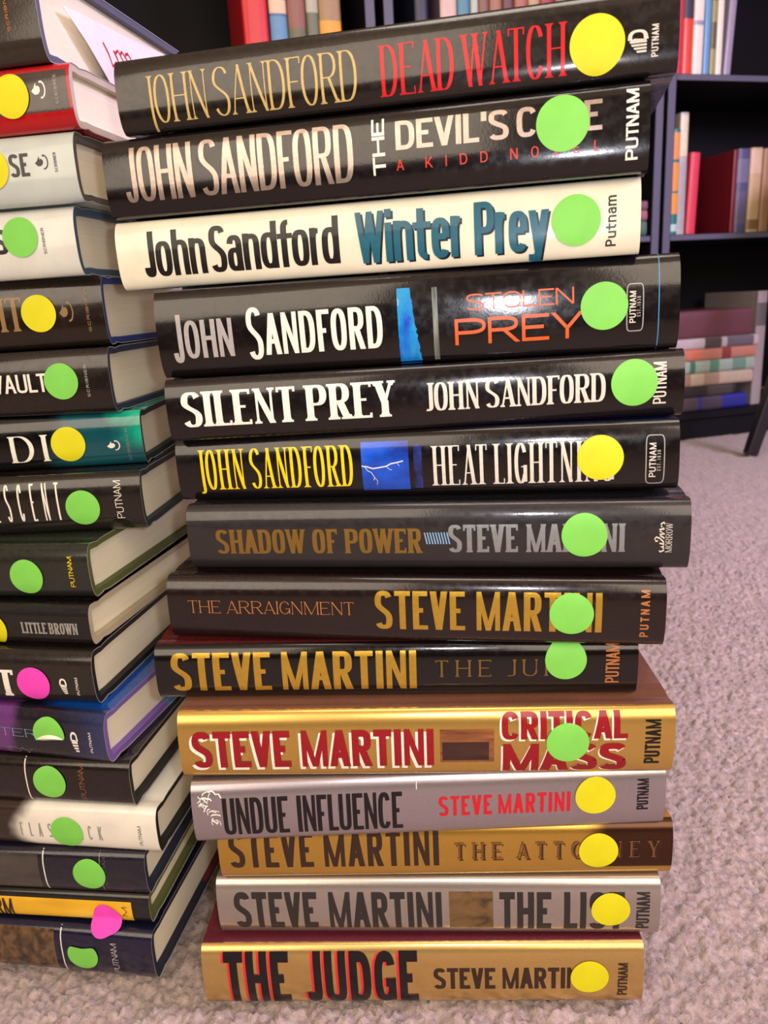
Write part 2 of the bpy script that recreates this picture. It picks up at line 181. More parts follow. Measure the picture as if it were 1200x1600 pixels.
  {'k': 's', 'c': 'grn', 'p': [85.78, 16.68], 'r': 9.9, 'peel': 1},
 ]),
'L13': dict(pos=[-0.26649, 0.39766, 0.11281], rot=[-0.17425, -0.00123, 0.00054], T=28.99, L=241.01, jacket=('j', (34, 26, 24), 0.13), cover=None, case2=None, case=(20, 19, 18), items=[
  {'k': 'p', 'part': 'rule_line', 'm': 'paper', 'b': [56.87, 0.3, 57.57, 28.69]},
  {'k': 'v', 'part': 'publisher_lettering', 'st': [0.07, 0.06, 0.045, 0.022, 2.2, 0.045, 0.16], 's': 'PUTNAM', 'c': 'copper', 'b': [89.85, 5.04, 93.01, 26.78]},
  {'k': 's', 'c': 'grn', 'p': [71.68, 15.2], 'r': 9.9},
 ]),
'L14': dict(pos=[-0.25498, 0.39453, 0.08361], rot=[-0.17116, -0.00209, -1e-05], T=28.82, L=241.0, jacket=('white', (226, 222, 208), 0.22), cover=None, case2=None, case=(22, 22, 22), items=[
  {'k': 't', 'part': 'title_lettering', 'st': [0.14, 0.1, 0, 0, 3.0, 0.42, 0.28], 's': 'FLASHBACK', 'c': 'greyt', 'b': [35.94, 8.05, 86.99, 17.33]},
  {'k': 'v', 'part': 'publisher_lettering', 'st': [0.13, 0.11, 0, 0, 2.6, 0.06, 0.2], 's': 'PUTNAM', 'c': 'char', 'b': [109.05, 6.05, 111.14, 18.99]},
  {'k': 's', 'c': 'grn', 'p': [65.25, 12.35], 'r': 9.9},
 ]),
'L15': dict(pos=[-0.26632, 0.39187, 0.05476], rot=[-0.13811, -0.00344, -0.00032], T=28.36, L=241.0, jacket=('j', (32, 30, 46), 0.14), cover=None, case2=None, case=(24, 36, 64), items=[
  {'k': 'p', 'part': 'spine_panel', 'm': 'greyblur', 'b': [4.72, 2.29, 55.09, 25.85]},
  {'k': 'p', 'part': 'rule_line', 'm': 'paper', 'b': [57.95, 0.3, 58.65, 28.06]},
  {'k': 'v', 'part': 'publisher_lettering', 'st': [0.062, 0.026, 0.045, 0.022, 2.2, 0.045, 0.16], 's': 'PUTNAM', 'c': 'greyt', 'b': [95.15, 4.9, 96.75, 25.07]},
  {'k': 'p', 'part': 'rule_line', 'm': 'greyt', 'b': [93.05, 0.3, 93.35, 28.06]},
  {'k': 's', 'c': 'grn', 'p': [86.21, 14.39], 'r': 9.9},
 ]),
'L16': dict(pos=[-0.26751, 0.39197, 0.03469], rot=[-0.14654, -0.00598, -0.00072], T=19.48, L=241.0, jacket=('j', (30, 26, 24), 0.2), cover=(60, 26, 40), case2=((190, 92, 30), 0.09), case=(92, 98, 50), items=[
  {'k': 'p', 'part': 'spine_panel', 'm': 'yellowpanel', 'b': [1.48, 1.39, 109.47, 15.11]},
  {'k': 't', 'part': 'title_lettering', 'st': [0.13, 0.11, 0, 0, 2.6, 0.06, 0.2], 's': 'STORM', 'c': 'brown', 'lift': 0.3, 'b': [7.23, 1.96, 33.85, 13.77]},
  {'k': 'v', 'part': 'publisher_lettering', 'st': [0.13, 0.11, 0, 0, 2.6, 0.06, 0.2], 's': 'M', 'c': 'brown', 'lift': 0.3, 'b': [103.43, 5.59, 106.35, 11.87]},
  {'k': 's', 'c': 'pnk', 'p': [93.03, 3.47], 'r': 9.3, 'hang': 1},
 ]),
'L17': dict(pos=[-0.26632, 0.38966, 0.00041], rot=[-0.17179, -0.00041, -0.0004], T=33.3, L=241.0, jacket=('j', (30, 26, 56), 0.14), cover=(26, 28, 52), case2=((104, 24, 40), 0.075), case=(22, 26, 50), items=[
  {'k': 'p', 'part': 'picture_panel', 'm': 'forest', 'b': [-11.34, 3.0, 58.61, 31.05]},
  {'k': 'p', 'part': 'rule_line', 'm': 'paper', 'b': [62.7, 0.3, 63.4, 33.0]},
  {'k': 'v', 'part': 'publisher_lettering', 'st': [0.07, 0.06, 0.045, 0.022, 2.2, 0.045, 0.16], 's': 'PUTNAM', 'c': 'lwhite', 'b': [94.6, 4.79, 98.21, 25.99]},
  {'k': 's', 'c': 'grn', 'p': [76.22, 16.32], 'r': 9.6, 'cut': 1},
 ]),
}
SLIP = [[17.44, 29.66], [135.57, 39.04], [125.61, 5.01], [58.68, -0.93]]
SLIP_INK = [[[52.06, 22.71], [56.04, 18.18], [59.18, 12.66], [64.26, 15.85]], [[63.17, 21.64], [65.27, 19.32], [67.19, 16.27]], [[64.17, 20.31], [69.22, 23.24], [73.57, 18.54]], [[70.81, 21.4], [74.43, 23.98], [79.31, 20.66]], [[77.86, 23.24], [82.07, 25.0], [85.18, 22.82]]]

# ------------------------------------------------------------------ camera, light, exposure
scn = bpy.context.scene
COLL = scn.collection
pitch, roll, CH = CAM
cp, sp_ = math.cos(pitch), math.sin(pitch)
fwd = Vector((0, cp, -sp_)); up0 = Vector((0, sp_, cp)); rt0 = Vector((1, 0, 0))
rt = rt0 * math.cos(roll) + up0 * math.sin(roll)
upv = -rt0 * math.sin(roll) + up0 * math.cos(roll)
cam_d = bpy.data.cameras.new('camera'); cam = bpy.data.objects.new('camera', cam_d); COLL.objects.link(cam)
cam_d.sensor_fit = 'VERTICAL'; cam_d.sensor_height = 36.0; cam_d.lens = 27.0
cam_d.clip_start = 0.01
cam.matrix_world = Matrix(((rt.x, upv.x, -fwd.x, 0), (rt.y, upv.y, -fwd.y, 0), (rt.z, upv.z, -fwd.z, CH), (0, 0, 0, 1)))
cam_d.dof.use_dof = True; cam_d.dof.focus_distance = 0.40; cam_d.dof.aperture_fstop = 27.0 / 1000 / 0.0017
scn.camera = cam
scn.view_settings.view_transform = 'Standard'; scn.view_settings.look = 'None'
scn.view_settings.gamma = 1.0; scn.view_settings.use_curve_mapping = False
scn.view_settings.exposure = -0.1

w = bpy.data.worlds.new('room_air'); scn.world = w; w.use_nodes = True
w.node_tree.nodes['Background'].inputs[0].default_value = (1.0, .86, .72, 1)
w.node_tree.nodes['Background'].inputs[1].default_value = 0.05

def area(name, loc, target, sx, sy, power, col, spread=180):
    l = bpy.data.lights.new(name, 'AREA'); l.shape = 'RECTANGLE'; l.size = sx; l.size_y = sy
    l.energy = power; l.color = col; l.spread = math.radians(spread)
    o = bpy.data.objects.new(name, l); COLL.objects.link(o); o.location = loc
    o.rotation_euler = (Vector(target) - Vector(loc)).to_track_quat('-Z', 'Y').to_euler()
    return o
WARM = (1.0, .83, .65)
# warm panels added behind the photographer, standing in for a bright lamp-lit wall
area('warm_fill_left', (-1.25, -1.55, 1.45), (-1.25, 2, 1.45), 1.5, 1.7, 40, WARM)
area('warm_fill_right', (0.95, -1.55, 1.45), (0.6, 2, 1.2), 1.5, 1.7, 44, WARM)
# ceiling fixture
area('ceiling_light', (0.1, 0.25, 2.33), (0.1, 0.25, 0), 0.9, 0.9, 17, (1.0, .90, .78))
# cool light from the right-hand side of the room
area('side_light', (1.55, 0.05, 1.25), (0.75, 1.05, 0.25), 0.5, 0.5, 23.0, (.76, .62, 1.0), 120)
# the phone's own light just beside its lens
fl = bpy.data.lights.new('phone_light', 'POINT'); fl.energy = 2.9; fl.color = (.93, .92, 1.0); fl.shadow_soft_size = 0.008
flo = bpy.data.objects.new('phone_light', fl); COLL.objects.link(flo); flo.location = (0.028, -0.002, CH + 0.012)

# ------------------------------------------------------------------ helpers
def lin(c):
    return tuple(((x / 255) / 12.92 if x / 255 <= .04045 else (((x / 255) + .055) / 1.055) ** 2.4) for x in c) + (1.0,)

def empty(name, label=None, cat=None, group=None, parent=None):
    o = bpy.data.objects.new(name, None); COLL.objects.link(o); o.empty_display_size = .02
    if label: o['label'] = label
    if cat: o['category'] = cat
    if group: o['group'] = group
    if parent: o.parent = parent
    return o

def mesh(name, verts, faces, mats, parent=None, smooth=True, fmat=None, scale=.001, sharp=35):
    me = bpy.data.meshes.new(name)
    me.from_pydata([tuple(c * scale for c in v) for v in verts], [], faces)
    for m in (mats if isinstance(mats, (list, tuple)) else [mats]): me.materials.append(m)
    if fmat: me.polygons.foreach_set('material_index', fmat)
    if smooth:
        me.polygons.foreach_set('use_smooth', [True] * len(me.polygons))
        try: me.set_sharp_from_angle(angle=math.radians(sharp))
        except Exception: pass
    me.update()
    o = bpy.data.objects.new(name, me); COLL.objects.link(o)
    if parent: o.parent = parent
    return o

def box_geo(x0, x1, y0, y1, z0, z1, b=0.0):
    if b <= 0:
        v = [(x, y, z) for x in (x0, x1) for y in (y0, y1) for z in (z0, z1)]
        return v, [(0, 1, 3, 2), (4, 6, 7, 5), (0, 4, 5, 1), (2, 3, 7, 6), (0, 2, 6, 4), (1, 5, 7, 3)]
    v = []; f = []
    # chamfered box: three rings of corner points
    def corner(sx, sy, sz):
        X = (x0, x1)[sx]; Y = (y0, y1)[sy]; Z = (z0, z1)[sz]
        dx = b if sx == 0 else -b; dy = b if sy == 0 else -b; dz = b if sz == 0 else -b
        return [(X, Y + dy, Z + dz), (X + dx, Y, Z + dz), (X + dx, Y + dy, Z)]
    idx = {}
    for sx in (0, 1):
        for sy in (0, 1):
            for sz in (0, 1):
                idx[sx, sy, sz] = len(v); v += corner(sx, sy, sz)
    I = lambda a, k: idx[a] + k
    for s in (0, 1):
        f.append([I((s, a, c), 0) for a, c in ((0, 0), (1, 0), (1, 1), (0, 1))][::(1 if s else -1)])
        f.append([I((a, s, c), 1) for a, c in ((0, 0), (1, 0), (1, 1), (0, 1))][::(-1 if s else 1)])
        f.append([I((a, c, s), 2) for a, c in ((0, 0), (1, 0), (1, 1), (0, 1))][::(1 if s else -1)])
    for a in (0, 1):
        for c in (0, 1):
            f.append((I((0, a, c), 1), I((1, a, c), 1), I((1, a, c), 2), I((0, a, c), 2)))
            f.append((I((a, 0, c), 0), I((a, 1, c), 0), I((a, 1, c), 2), I((a, 0, c), 2)))
            f.append((I((a, c, 0), 0), I((a, c, 1), 0), I((a, c, 1), 1), I((a, c, 0), 1)))
            for d in (0, 1):
                pass
    for a in (0, 1):
        for c in (0, 1):
            for d in (0, 1):
                f.append((I((a, c, d), 0), I((a, c, d), 1), I((a, c, d), 2)))
    return v, f

def box(name, x0, x1, y0, y1, z0, z1, m, parent=None, b=0.0):
    v, f = box_geo(x0, x1, y0, y1, z0, z1, b)
    o = mesh(name, v, f, m, parent, smooth=False, scale=1.0)
    import bmesh
    bm = bmesh.new(); bm.from_mesh(o.data); bmesh.ops.recalc_face_normals(bm, faces=bm.faces); bm.to_mesh(o.data); bm.free()
    return o

# ------------------------------------------------------------------ materials
MATS = {}
class NB:
    def __init__(s, name):
        s.m = bpy.data.materials.new(name); s.m.use_nodes = True
        s.nt = s.m.node_tree; s.p = s.nt.nodes['Principled BSDF']
    def n(s, t, **k):
        x = s.nt.nodes.new(t)
        for a, b in k.items(): setattr(x, a, b)
        return x
    def l(s, a, b): s.nt.links.new(a, b)
    def obj(s): return s.n('ShaderNodeTexCoord').outputs['Object']
    def noise(s, scale, detail=3, vec=None, rough=.5, dist=0):
        x = s.n('ShaderNodeTexNoise'); x.inputs['Scale'].default_value = scale; x.inputs['Detail'].default_value = detail
        x.inputs['Roughness'].default_value = rough; x.inputs['Distortion'].default_value = dist
        s.l(vec or s.obj(), x.inputs['Vector']); return x
    def ramp(s, fac, stops, interp='LINEAR'):
        r = s.n('ShaderNodeValToRGB'); cr = r.color_ramp; cr.interpolation = interp
        while len(cr.elements) < len(stops): cr.elements.new(.5)
        for e, (p, c) in zip(cr.elements, stops): e.position = p; e.color = lin(c)
        s.l(fac, r.inputs[0]); return r.outputs[0]
    def math(s, op, a, b=None, clamp=False):
        x = s.n('ShaderNodeMath', operation=op, use_clamp=clamp)
        for i, q in enumerate((a, b)):
            if q is None: continue
            if isinstance(q, (int, float)): x.inputs[i].default_value = q
            else: s.l(q, x.inputs[i])
        return x.outputs[0]
    def mix(s, fac, a, b):
        x = s.n('ShaderNodeMix', data_type='RGBA')
        for k, q in ((0, fac), (6, a), (7, b)):
            if isinstance(q, (int, float)): x.inputs[k].default_value = q
            elif isinstance(q, tuple): x.inputs[k].default_value = q
            else: s.l(q, x.inputs[k])
        return x.outputs[2]
    def bump(s, h, strength, dist=.001):
        b = s.n('ShaderNodeBump'); b.inputs['Strength'].default_value = strength; b.inputs['Distance'].default_value = dist
        s.l(h, b.inputs['Height']); s.l(b.outputs[0], s.p.inputs['Normal']); return b
    def mapr(s, v, a, b, c=0, d=1, smooth=True):
        x = s.n('ShaderNodeMapRange'); x.interpolation_type = 'SMOOTHSTEP' if smooth else 'LINEAR'
        for i, q in zip((1, 2, 3, 4), (a, b, c, d)): x.inputs[i].default_value = q
        s.l(v, x.inputs[0]); return x.outputs[0]
    def xyz(s):
        x = s.n('ShaderNodeSeparateXYZ'); s.l(s.obj(), x.inputs[0]); return x.outputs

def plain(name, col, rough=.5, metal=0.0, coat=0.0, bump=None, key=None):
    key = key or (name, tuple(col), rough, metal, coat)
    if key in MATS: return MATS[key]
    b = NB(name)
    b.p.inputs['Roughness'].default_value = rough; b.p.inputs['Metallic'].default_value = metal
    b.p.inputs['Coat Weight'].default_value = coat; b.p.inputs['Coat Roughness'].default_value = .06
    n = b.noise(90, 3)
    c = lin(col); k = .88
    b.l(b.mix(n.outputs[0], tuple(x * k for x in c[:3]) + (1,), tuple(min(1, x * 1.1) for x in c[:3]) + (1,)), b.p.inputs['Base Color'])
    if bump: b.bump(b.noise(bump[0], 4).outputs[0], bump[1], bump[2])
    MATS[key] = b.m; return b.m

def two_tone(a, c, y):
    b = NB('case_cloth'); X = b.xyz(); n = b.noise(120, 3)
    b.l(b.mix(b.mapr(b.math('ADD', X[1], b.math('MULTIPLY', n.outputs[0], .006)), y, y + .006), lin(a), lin(c)), b.p.inputs['Base Color'])
    b.p.inputs['Roughness'].default_value = .55; return b.m

def film(b, rough):
    """clear glossy film over printed paper: faint ripples, and tiny scuffs in the gloss"""
    b.p.inputs['Coat Weight'].default_value = .75; b.p.inputs['Coat Roughness'].default_value = .1
    b.p.inputs['Specular IOR Level'].default_value = .22
    m = b.n('ShaderNodeMapping'); m.inputs['Scale'].default_value = (9, 60, 60); b.l(b.obj(), m.inputs[0])
    n1 = b.noise(1.0, 2, m.outputs[0]); n2 = b.noise(900, 2)
    h = b.math('ADD', n1.outputs[0], b.math('MULTIPLY', n2.outputs[0], .06))
    bp = b.bump(h, .22, .0012)
    b.l(bp.outputs[0], b.p.inputs['Coat Normal'])
    n3 = b.noise(260, 4)
    b.l(b.mapr(n3.outputs[0], .35, .75, rough * 1.4, rough * 2.6), b.p.inputs['Roughness'])

def jacket_mat(spec):
    if spec in MATS: return MATS[spec]
    kind, col, rough = spec
    b = NB('foil_paper' if kind in ('f', 'fr') else 'jacket_paper')
    c = lin(col)
    if kind in ('f', 'fr'):
        b.p.inputs['Metallic'].default_value = .82; b.p.inputs['Roughness'].default_value = rough
        n = b.noise(1400, 2); n2 = b.noise(25, 3)
        base = b.mix(n.outputs[0], tuple(x * .82 for x in c[:3]) + (1,), tuple(min(1, x * 1.12) for x in c[:3]) + (1,))
        if kind == 'fr':
            X = b.xyz()
            e = b.math('ADD', X[0], b.math('MULTIPLY', n2.outputs[0], .012))
            a = b.math('MULTIPLY', b.mapr(e, .079, .094), b.mapr(X[2], .006, .0075))
            base = b.mix(a, base, lin((74, 44, 26)))
        b.l(base, b.p.inputs['Base Color'])
        b.p.inputs['Coat Weight'].default_value = .25; b.p.inputs['Coat Roughness'].default_value = .12
        b.bump(b.math('ADD', b.math('MULTIPLY', n.outputs[0], .05), n2.outputs[0]), .15, .001)
    else:
        X = b.xyz(); n = b.noise(60, 4)
        base = b.mix(n.outputs[0], tuple(x * (.85 if max(c[:3]) > .06 else .55) for x in c[:3]) + (1,), tuple(min(1, x * (1.15 if max(c[:3]) > .06 else .8)) for x in c[:3]) + (1,))
        if kind == 'teal':
            nn = b.noise(45, 3, dist=.8)
            e = b.math('ADD', X[0], b.math('MULTIPLY', nn.outputs[0], .03))
            base = b.mix(b.mapr(e, .078, .1), base, lin((14, 74, 84)))
            base = b.mix(b.math('MULTIPLY', b.mapr(e, .1175, .134), b.mapr(X[2], .006, .02)), base, lin((30, 190, 150)))
        elif kind == 'purp':
            nn = b.noise(50, 4, dist=.5); nz = b.math('MULTIPLY', nn.outputs[0], .02)
            e = b.math('ADD', X[0], nz)
            base = b.mix(b.mapr(e, .1, .13), base, lin((40, 48, 88)))
            base = b.mix(b.mapr(e, .078, .069), base, lin((96, 50, 112)))
            base = b.mix(b.math('MULTIPLY', b.mapr(X[1], .001, .006), b.mapr(e, .085, .1)), base, lin((16, 74, 160)))
        elif kind == 'white':
            nn = b.noise(60, 4); e = b.math('ADD', X[0], b.math('MULTIPLY', nn.outputs[0], .012))
            zz = b.math('ABSOLUTE', b.math('SUBTRACT', X[2], .014))
            e = b.math('ADD', e, b.math('MULTIPLY', b.math('MULTIPLY', zz, zz), -40.0))
            base = b.mix(b.mapr(e, .0455, .033), base, lin((44, 32, 26)))
        b.l(base, b.p.inputs['Base Color']); film(b, rough)
    MATS[spec] = b.m; return b.m

def print_mat(key):
    if ('print', key) in MATS: return MATS['print', key]
    s = COL[key]
    b = NB('foil_print' if s[0] == 'm' else 'ink_print'); c = lin(s[1])
    n = b.noise(500, 3)
    b.l(b.mix(n.outputs[0], tuple(x * .8 for x in c[:3]) + (1,), tuple(min(1, x * 1.15) for x in c[:3]) + (1,)), b.p.inputs['Base Color'])
    if s[0] == 'm':
        b.p.inputs['Metallic'].default_value = .8; b.p.inputs['Roughness'].default_value = s[2]
        b.p.inputs['Coat Weight'].default_value = .5; b.p.inputs['Coat Roughness'].default_value = .05
        b.bump(n.outputs[0], .12, .0006)
    elif key in ('redline',): b.p.inputs['Roughness'].default_value = .4
    else:
        b.p.inputs['Roughness'].default_value = .35; b.p.inputs['Specular IOR Level'].default_value = .25; b.p.inputs['Coat Weight'].default_value = .3; b.p.inputs['Coat Roughness'].default_value = .05
    MATS['print', key] = b.m; return b.m

def panel_mat(key):
    if ('panel', key) in MATS: return MATS['panel', key]
    b = NB('printed_picture_' + key); X = b.xyz()
    def st(sx, sy, sz):
        m = b.n('ShaderNodeMapping'); m.inputs['Scale'].default_value = (sx, sy, sz); b.l(b.obj(), m.inputs[0]); return m.outputs[0]
    if key == 'bluepaint':
        n = b.noise(1, 4, st(160, 50, 70), dist=.3).outputs[0]
        c = b.ramp(n, [(.3, (8, 70, 190)), (.5, (14, 130, 205)), (.62, (30, 150, 200)), (.66, (225, 230, 240)), (1, (235, 238, 245))])
    elif key == 'greystrip':
        c = b.ramp(b.noise(1, 3, st(500, 40, 60)).outputs[0], [(.3, (70, 74, 70)), (.7, (136, 146, 132))])
    elif key == 'lightning':
        n = b.noise(1, 3, st(30, 40, 60)).outputs[0]
        c = b.ramp(n, [(.3, (14, 40, 130)), (.55, (24, 84, 205)), (.8, (70, 110, 225))])
    elif key == 'dimblue':
        c = b.ramp(b.noise(1, 5, st(220, 80, 120)).outputs[0], [(.35, (14, 18, 46)), (.7, (36, 56, 140))])
    elif key == 'woodbox':
        c = b.ramp(b.noise(1, 4, st(40, 200, 420)).outputs[0], [(.3, (92, 50, 26)), (.7, (150, 92, 50))])
    elif key == 'darkbox':
        c = b.ramp(b.noise(1, 3, st(30, 80, 160)).outputs[0], [(.35, (34, 18, 16)), (.75, (74, 40, 28))])
    elif key == 'doorpic':
        c = b.ramp(b.noise(1, 4, st(60, 60, 130), dist=.6).outputs[0], [(.3, (36, 26, 16)), (.5, (104, 78, 44)), (.7, (120, 92, 54)), (.8, (50, 36, 22))])
    elif key == 'forest':
        c = b.ramp(b.noise(1, 6, st(150, 60, 110), dist=.5).outputs[0], [(.3, (30, 26, 20)), (.48, (78, 58, 36)), (.6, (110, 82, 52)), (.72, (60, 56, 40)), (.85, (150, 120, 90))])
    elif key == 'greyblur':
        c = b.ramp(b.noise(1, 3, st(20, 20, 60)).outputs[0], [(.3, (44, 40, 38)), (.7, (78, 72, 68))])
    elif key == 'yellowpanel':
        c = b.ramp(b.noise(1, 3, st(20, 40, 60)).outputs[0], [(.3, (206, 150, 24)), (.6, (236, 184, 30)), (.8, (244, 200, 80))])
    else:
        c = b.ramp(b.noise(1, 3, st(40, 40, 40)).outputs[0], [(.3, (52, 44, 42)), (.7, (70, 60, 54))])
    b.l(c, b.p.inputs['Base Color']); film(b, .16 if key != 'yellowpanel' else .35)
    MATS['panel', key] = b.m; return b.m

def page_mat():
    if 'page' in MATS: return MATS['page']
    b = NB('page_edges')
    m = b.n('ShaderNodeMapping'); m.inputs['Scale'].default_value = (12, 12, 2200); b.l(b.obj(), m.inputs[0])
    n = b.noise(1.0, 3, m.outputs[0]); n2 = b.noise(30, 3)
    c = b.ramp(n.outputs[0], [(.3, (240, 230, 204)), (.7, (250, 242, 220))])
    c = b.mix(b.mapr(n2.outputs[0], .5, .8, 0, .25), c, lin((226, 210, 174)))
    b.l(c, b.p.inputs['Base Color']); b.p.inputs['Roughness'].default_value = .8
    b.bump(n.outputs[0], .22, .0005); MATS['page'] = b.m; return b.m

PAPER = plain('white_paper', (176, 172, 172), .4)
STK = dict(yel=plain('yellow_sticker_paper', (216, 210, 0), .6), grn=plain('green_sticker_paper', (122, 204, 80), .6), pnk=plain('pink_sticker_paper', (236, 66, 188), .5))
BACK = plain('sticker_backing', (226, 226, 206), .5)

# ------------------------------------------------------------------ lettering engine
def sarc(cx, cy, rx, ry, a0, a1, n=2.4, k=None):
    k = k or max(4, int(abs(a1 - a0) / 9)); out = []
    for i in range(k + 1):
        a = math.radians(a0 + (a1 - a0) * i / k); c, s = math.cos(a), math.sin(a)
        out.append((cx + rx * math.copysign(abs(c) ** (2 / n), c), cy + ry * math.copysign(abs(s) ** (2 / n), s)))
    return out
def bez(p0, p1, p2, p3, k=12):
    o = []
    for i in range(k + 1):
        t = i / k; u = 1 - t
        o.append(tuple(u ** 3 * a + 3 * u * u * t * b + 3 * u * t * t * c + t ** 3 * d for a, b, c, d in zip(p0, p1, p2, p3)))
    return o

WID = dict(I=0, J=.72, M=1.32, W=1.5, E=.86, F=.82, L=.8, T=.92, A=1.06, V=1.0, Y=1.0, i=0, t=.84, f=.8, r=.7, m=1.5, a=.9, e=.92, s=.8)
def glyph(ch, n, ser=0):
    """strokes of a letter in a unit box: S stem, H bar, C curve; T marks a thin stroke"""
    S = lambda x0, y0, x1, y1, t=1, f='': ('S', x0, y0, x1, y1, t, f)
    H = lambda x0, x1, y, tick=0: ('H', x0, x1, y, tick)
    Cv = lambda pts: ('C', pts)
    g = {
     'A': [S(0, 0, .5, 1, 0, 'b'), S(1, 0, .5, 1, 1, 'b'), H(.2, .8, .3)],
     'B': [S(0, 0, 0, 1), Cv([(0, 1), (.4, 1)] + sarc(.45, .76, .5, .24, 90, -90, n) + [(0, .52)]), Cv([(0, .52), (.4, .52)] + sarc(.45, .26, .55, .26, 90, -90, n) + [(0, 0)])],
     'C': [Cv(sarc(.5, .5, .5, .5, 32, 328, n))],
     'D': [S(0, 0, 0, 1), Cv([(0, 1), (.3, 1)] + sarc(.35, .5, .65, .5, 90, -90, n) + [(0, 0)])],
     'E': [S(0, 0, 0, 1), H(0, 1, 1, -1), H(0, .85, .52), H(0, 1, 0, 1)],
     'F': [S(0, 0, 0, 1), H(0, 1, 1, -1), H(0, .85, .5)],
     'G': [Cv(sarc(.5, .5, .5, .5, 32, 330, n)), S(1, .04, 1, .46, 1, 'n'), H(.55, 1, .42)],
     'H': [S(0, 0, 0, 1), S(1, 0, 1, 1), H(0, 1, .52)],
     'I': [S(.5, 0, .5, 1)],
     'J': [S(1, .22, 1, 1, 1, 't'), Cv([(1, .24)] + sarc(.5, .22, .5, .22, 0, -175, n))],
     'K': [S(0, 0, 0, 1), S(.05, .35, 1, 1, 0, 't'), S(1, 0, .28, .58, 1, 'b')],
     'L': [S(0, 0, 0, 1), H(0, 1, 0, 1)],
     'M': [S(0, 0, 0, 1, 0), S(1, 0, 1, 1, 1), S(.5, 0, 0, 1, 1, 'n'), S(.5, 0, 1, 1, 0, 'n')],
     'N': [S(0, 0, 0, 1, 0), S(1, 0, 1, 1, 0, 't'), S(1, 0, 0, 1, 1, 'n')],
     'O': [Cv(sarc(.5, .5, .5, .5, 90, 450, n))],
     'P': [S(0, 0, 0, 1), Cv([(0, 1), (.4, 1)] + sarc(.45, .73, .55, .27, 90, -90, n) + [(0, .46)])],
     'R': [S(0, 0, 0, 1), Cv([(0, 1), (.4, 1)] + sarc(.45, .75, .5, .25, 90, -90, n) + [(0, .5)]), S(1, 0, .5, .5, 1, 'b')],
     'S': [Cv(sarc(.5, .74, .5, .26, 25, 180, n) + bez((0, .74), (0, .53), (1, .5), (1, .26))[1:] + sarc(.5, .26, .5, .26, 0, -155, n)[1:])],
     'T': [S(.5, 0, .5, 1, 1, 'b'), H(0, 1, 1, -2)],
     'U': [S(0, .28, 0, 1, 1, 't'), S(1, .28, 1, 1, 0, 't'), Cv([(0, .34)] + sarc(.5, .28, .5, .28, 180, 360, n) + [(1, .34)])],
     'V': [S(.5, 0, 0, 1, 1, 't'), S(.5, 0, 1, 1, 0, 't')],
     'W': [S(.27, 0, 0, 1, 1, 't'), S(.27, 0, .5, 1, 0, 'n'), S(.73, 0, .5, 1, 1, 't'), S(.73, 0, 1, 1, 0, 't')],
     'Y': [S(.5, 0, .5, .45, 1, 'b'), S(.5, .4, 0, 1, 1, 't'), S(.5, .4, 1, 1, 0, 't')],
     '1': [S(.5, 0, .5, 1), S(.2, .75, .5, 1, 0, 'n')],
     '3': [Cv(sarc(.45, .75, .5, .25, 150, -90, n)), Cv(sarc(.45, .25, .55, .25, 90, -150, n))],
     '8': [Cv(sarc(.5, .75, .45, .25, 0, 360, n)), Cv(sarc(.5, .25, .5, .25, 0, 360, n))],
     "'": [S(.5, .68, .5, 1, 1, 'n')], '.': [S(.5, 0, .5, .17, 1, 'n')],
     # lower case, x-height .74
     'o': [Cv(sarc(.5, .37, .5, .37, 90, 450, n))],
     'h': [S(0, 0, 0, 1), S(1, 0, 1, .5), Cv([(0, .45)] + sarc(.5, .48, .5, .26, 180, 0, n))],
     'n': [S(0, 0, 0, .78), S(1, 0, 1, .5), Cv([(0, .45)] + sarc(.5, .48, .5, .26, 180, 0, n))],
     'm': [S(0, 0, 0, .78), S(.5, 0, .5, .5), S(1, 0, 1, .5), Cv(sarc(.25, .48, .25, .26, 180, 0, n)), Cv(sarc(.75, .48, .25, .26, 180, 0, n))],
     'd': [S(1, 0, 1, 1), Cv(sarc(.5, .37, .5, .37, 90, 450, n))],
     'a': [S(1, 0, 1, .5, 1, 'b'), Cv(sarc(.5, .5, .5, .24, 165, 0, n)), Cv(sarc(.5, .22, .5, .22, 0, 360, n))],
     'f': [S(.38, 0, .38, .8), Cv([(.38, .78)] + sarc(1, .8, .62, .2, 180, 90, n)), ('H', -.12, 1.1, .68, 0)],
     'r': [S(0, 0, 0, .78), Cv([(0, .4)] + sarc(.8, .42, .8, .32, 180, 85, n))],
     'i': [S(.5, 0, .5, .76), S(.5, .86, .5, 1.02)],
     't': [S(.35, .15, .35, .98), Cv([(.35, .3)] + sarc(1, .2, .65, .2, 180, 270, n)), ('H', -.12, 1.1, .68, 0)],
     'e': [Cv([(0.0, .40), (1, .40)]), Cv(sarc(.5, .37, .5, .37, 0, 322, n))],
     'y': [S(.45, .0, 0, .76, 1, 'n'), S(.3, -.24, 1, .76, 1, 'n'), H(0, .3, -.2)],
     'u': [S(1, 0, 1, .76), S(0, .26, 0, .76), Cv([(0, .3)] + sarc(.5, .26, .5, .26, 180, 360, n))],
    }
    if ch == 'J' and ser: return [S(1, .1, 1, 1, 1, ''), Cv([(1, .14)] + sarc(.5, .12, .5, .12, 0, -125, 2))]
    return g[ch]

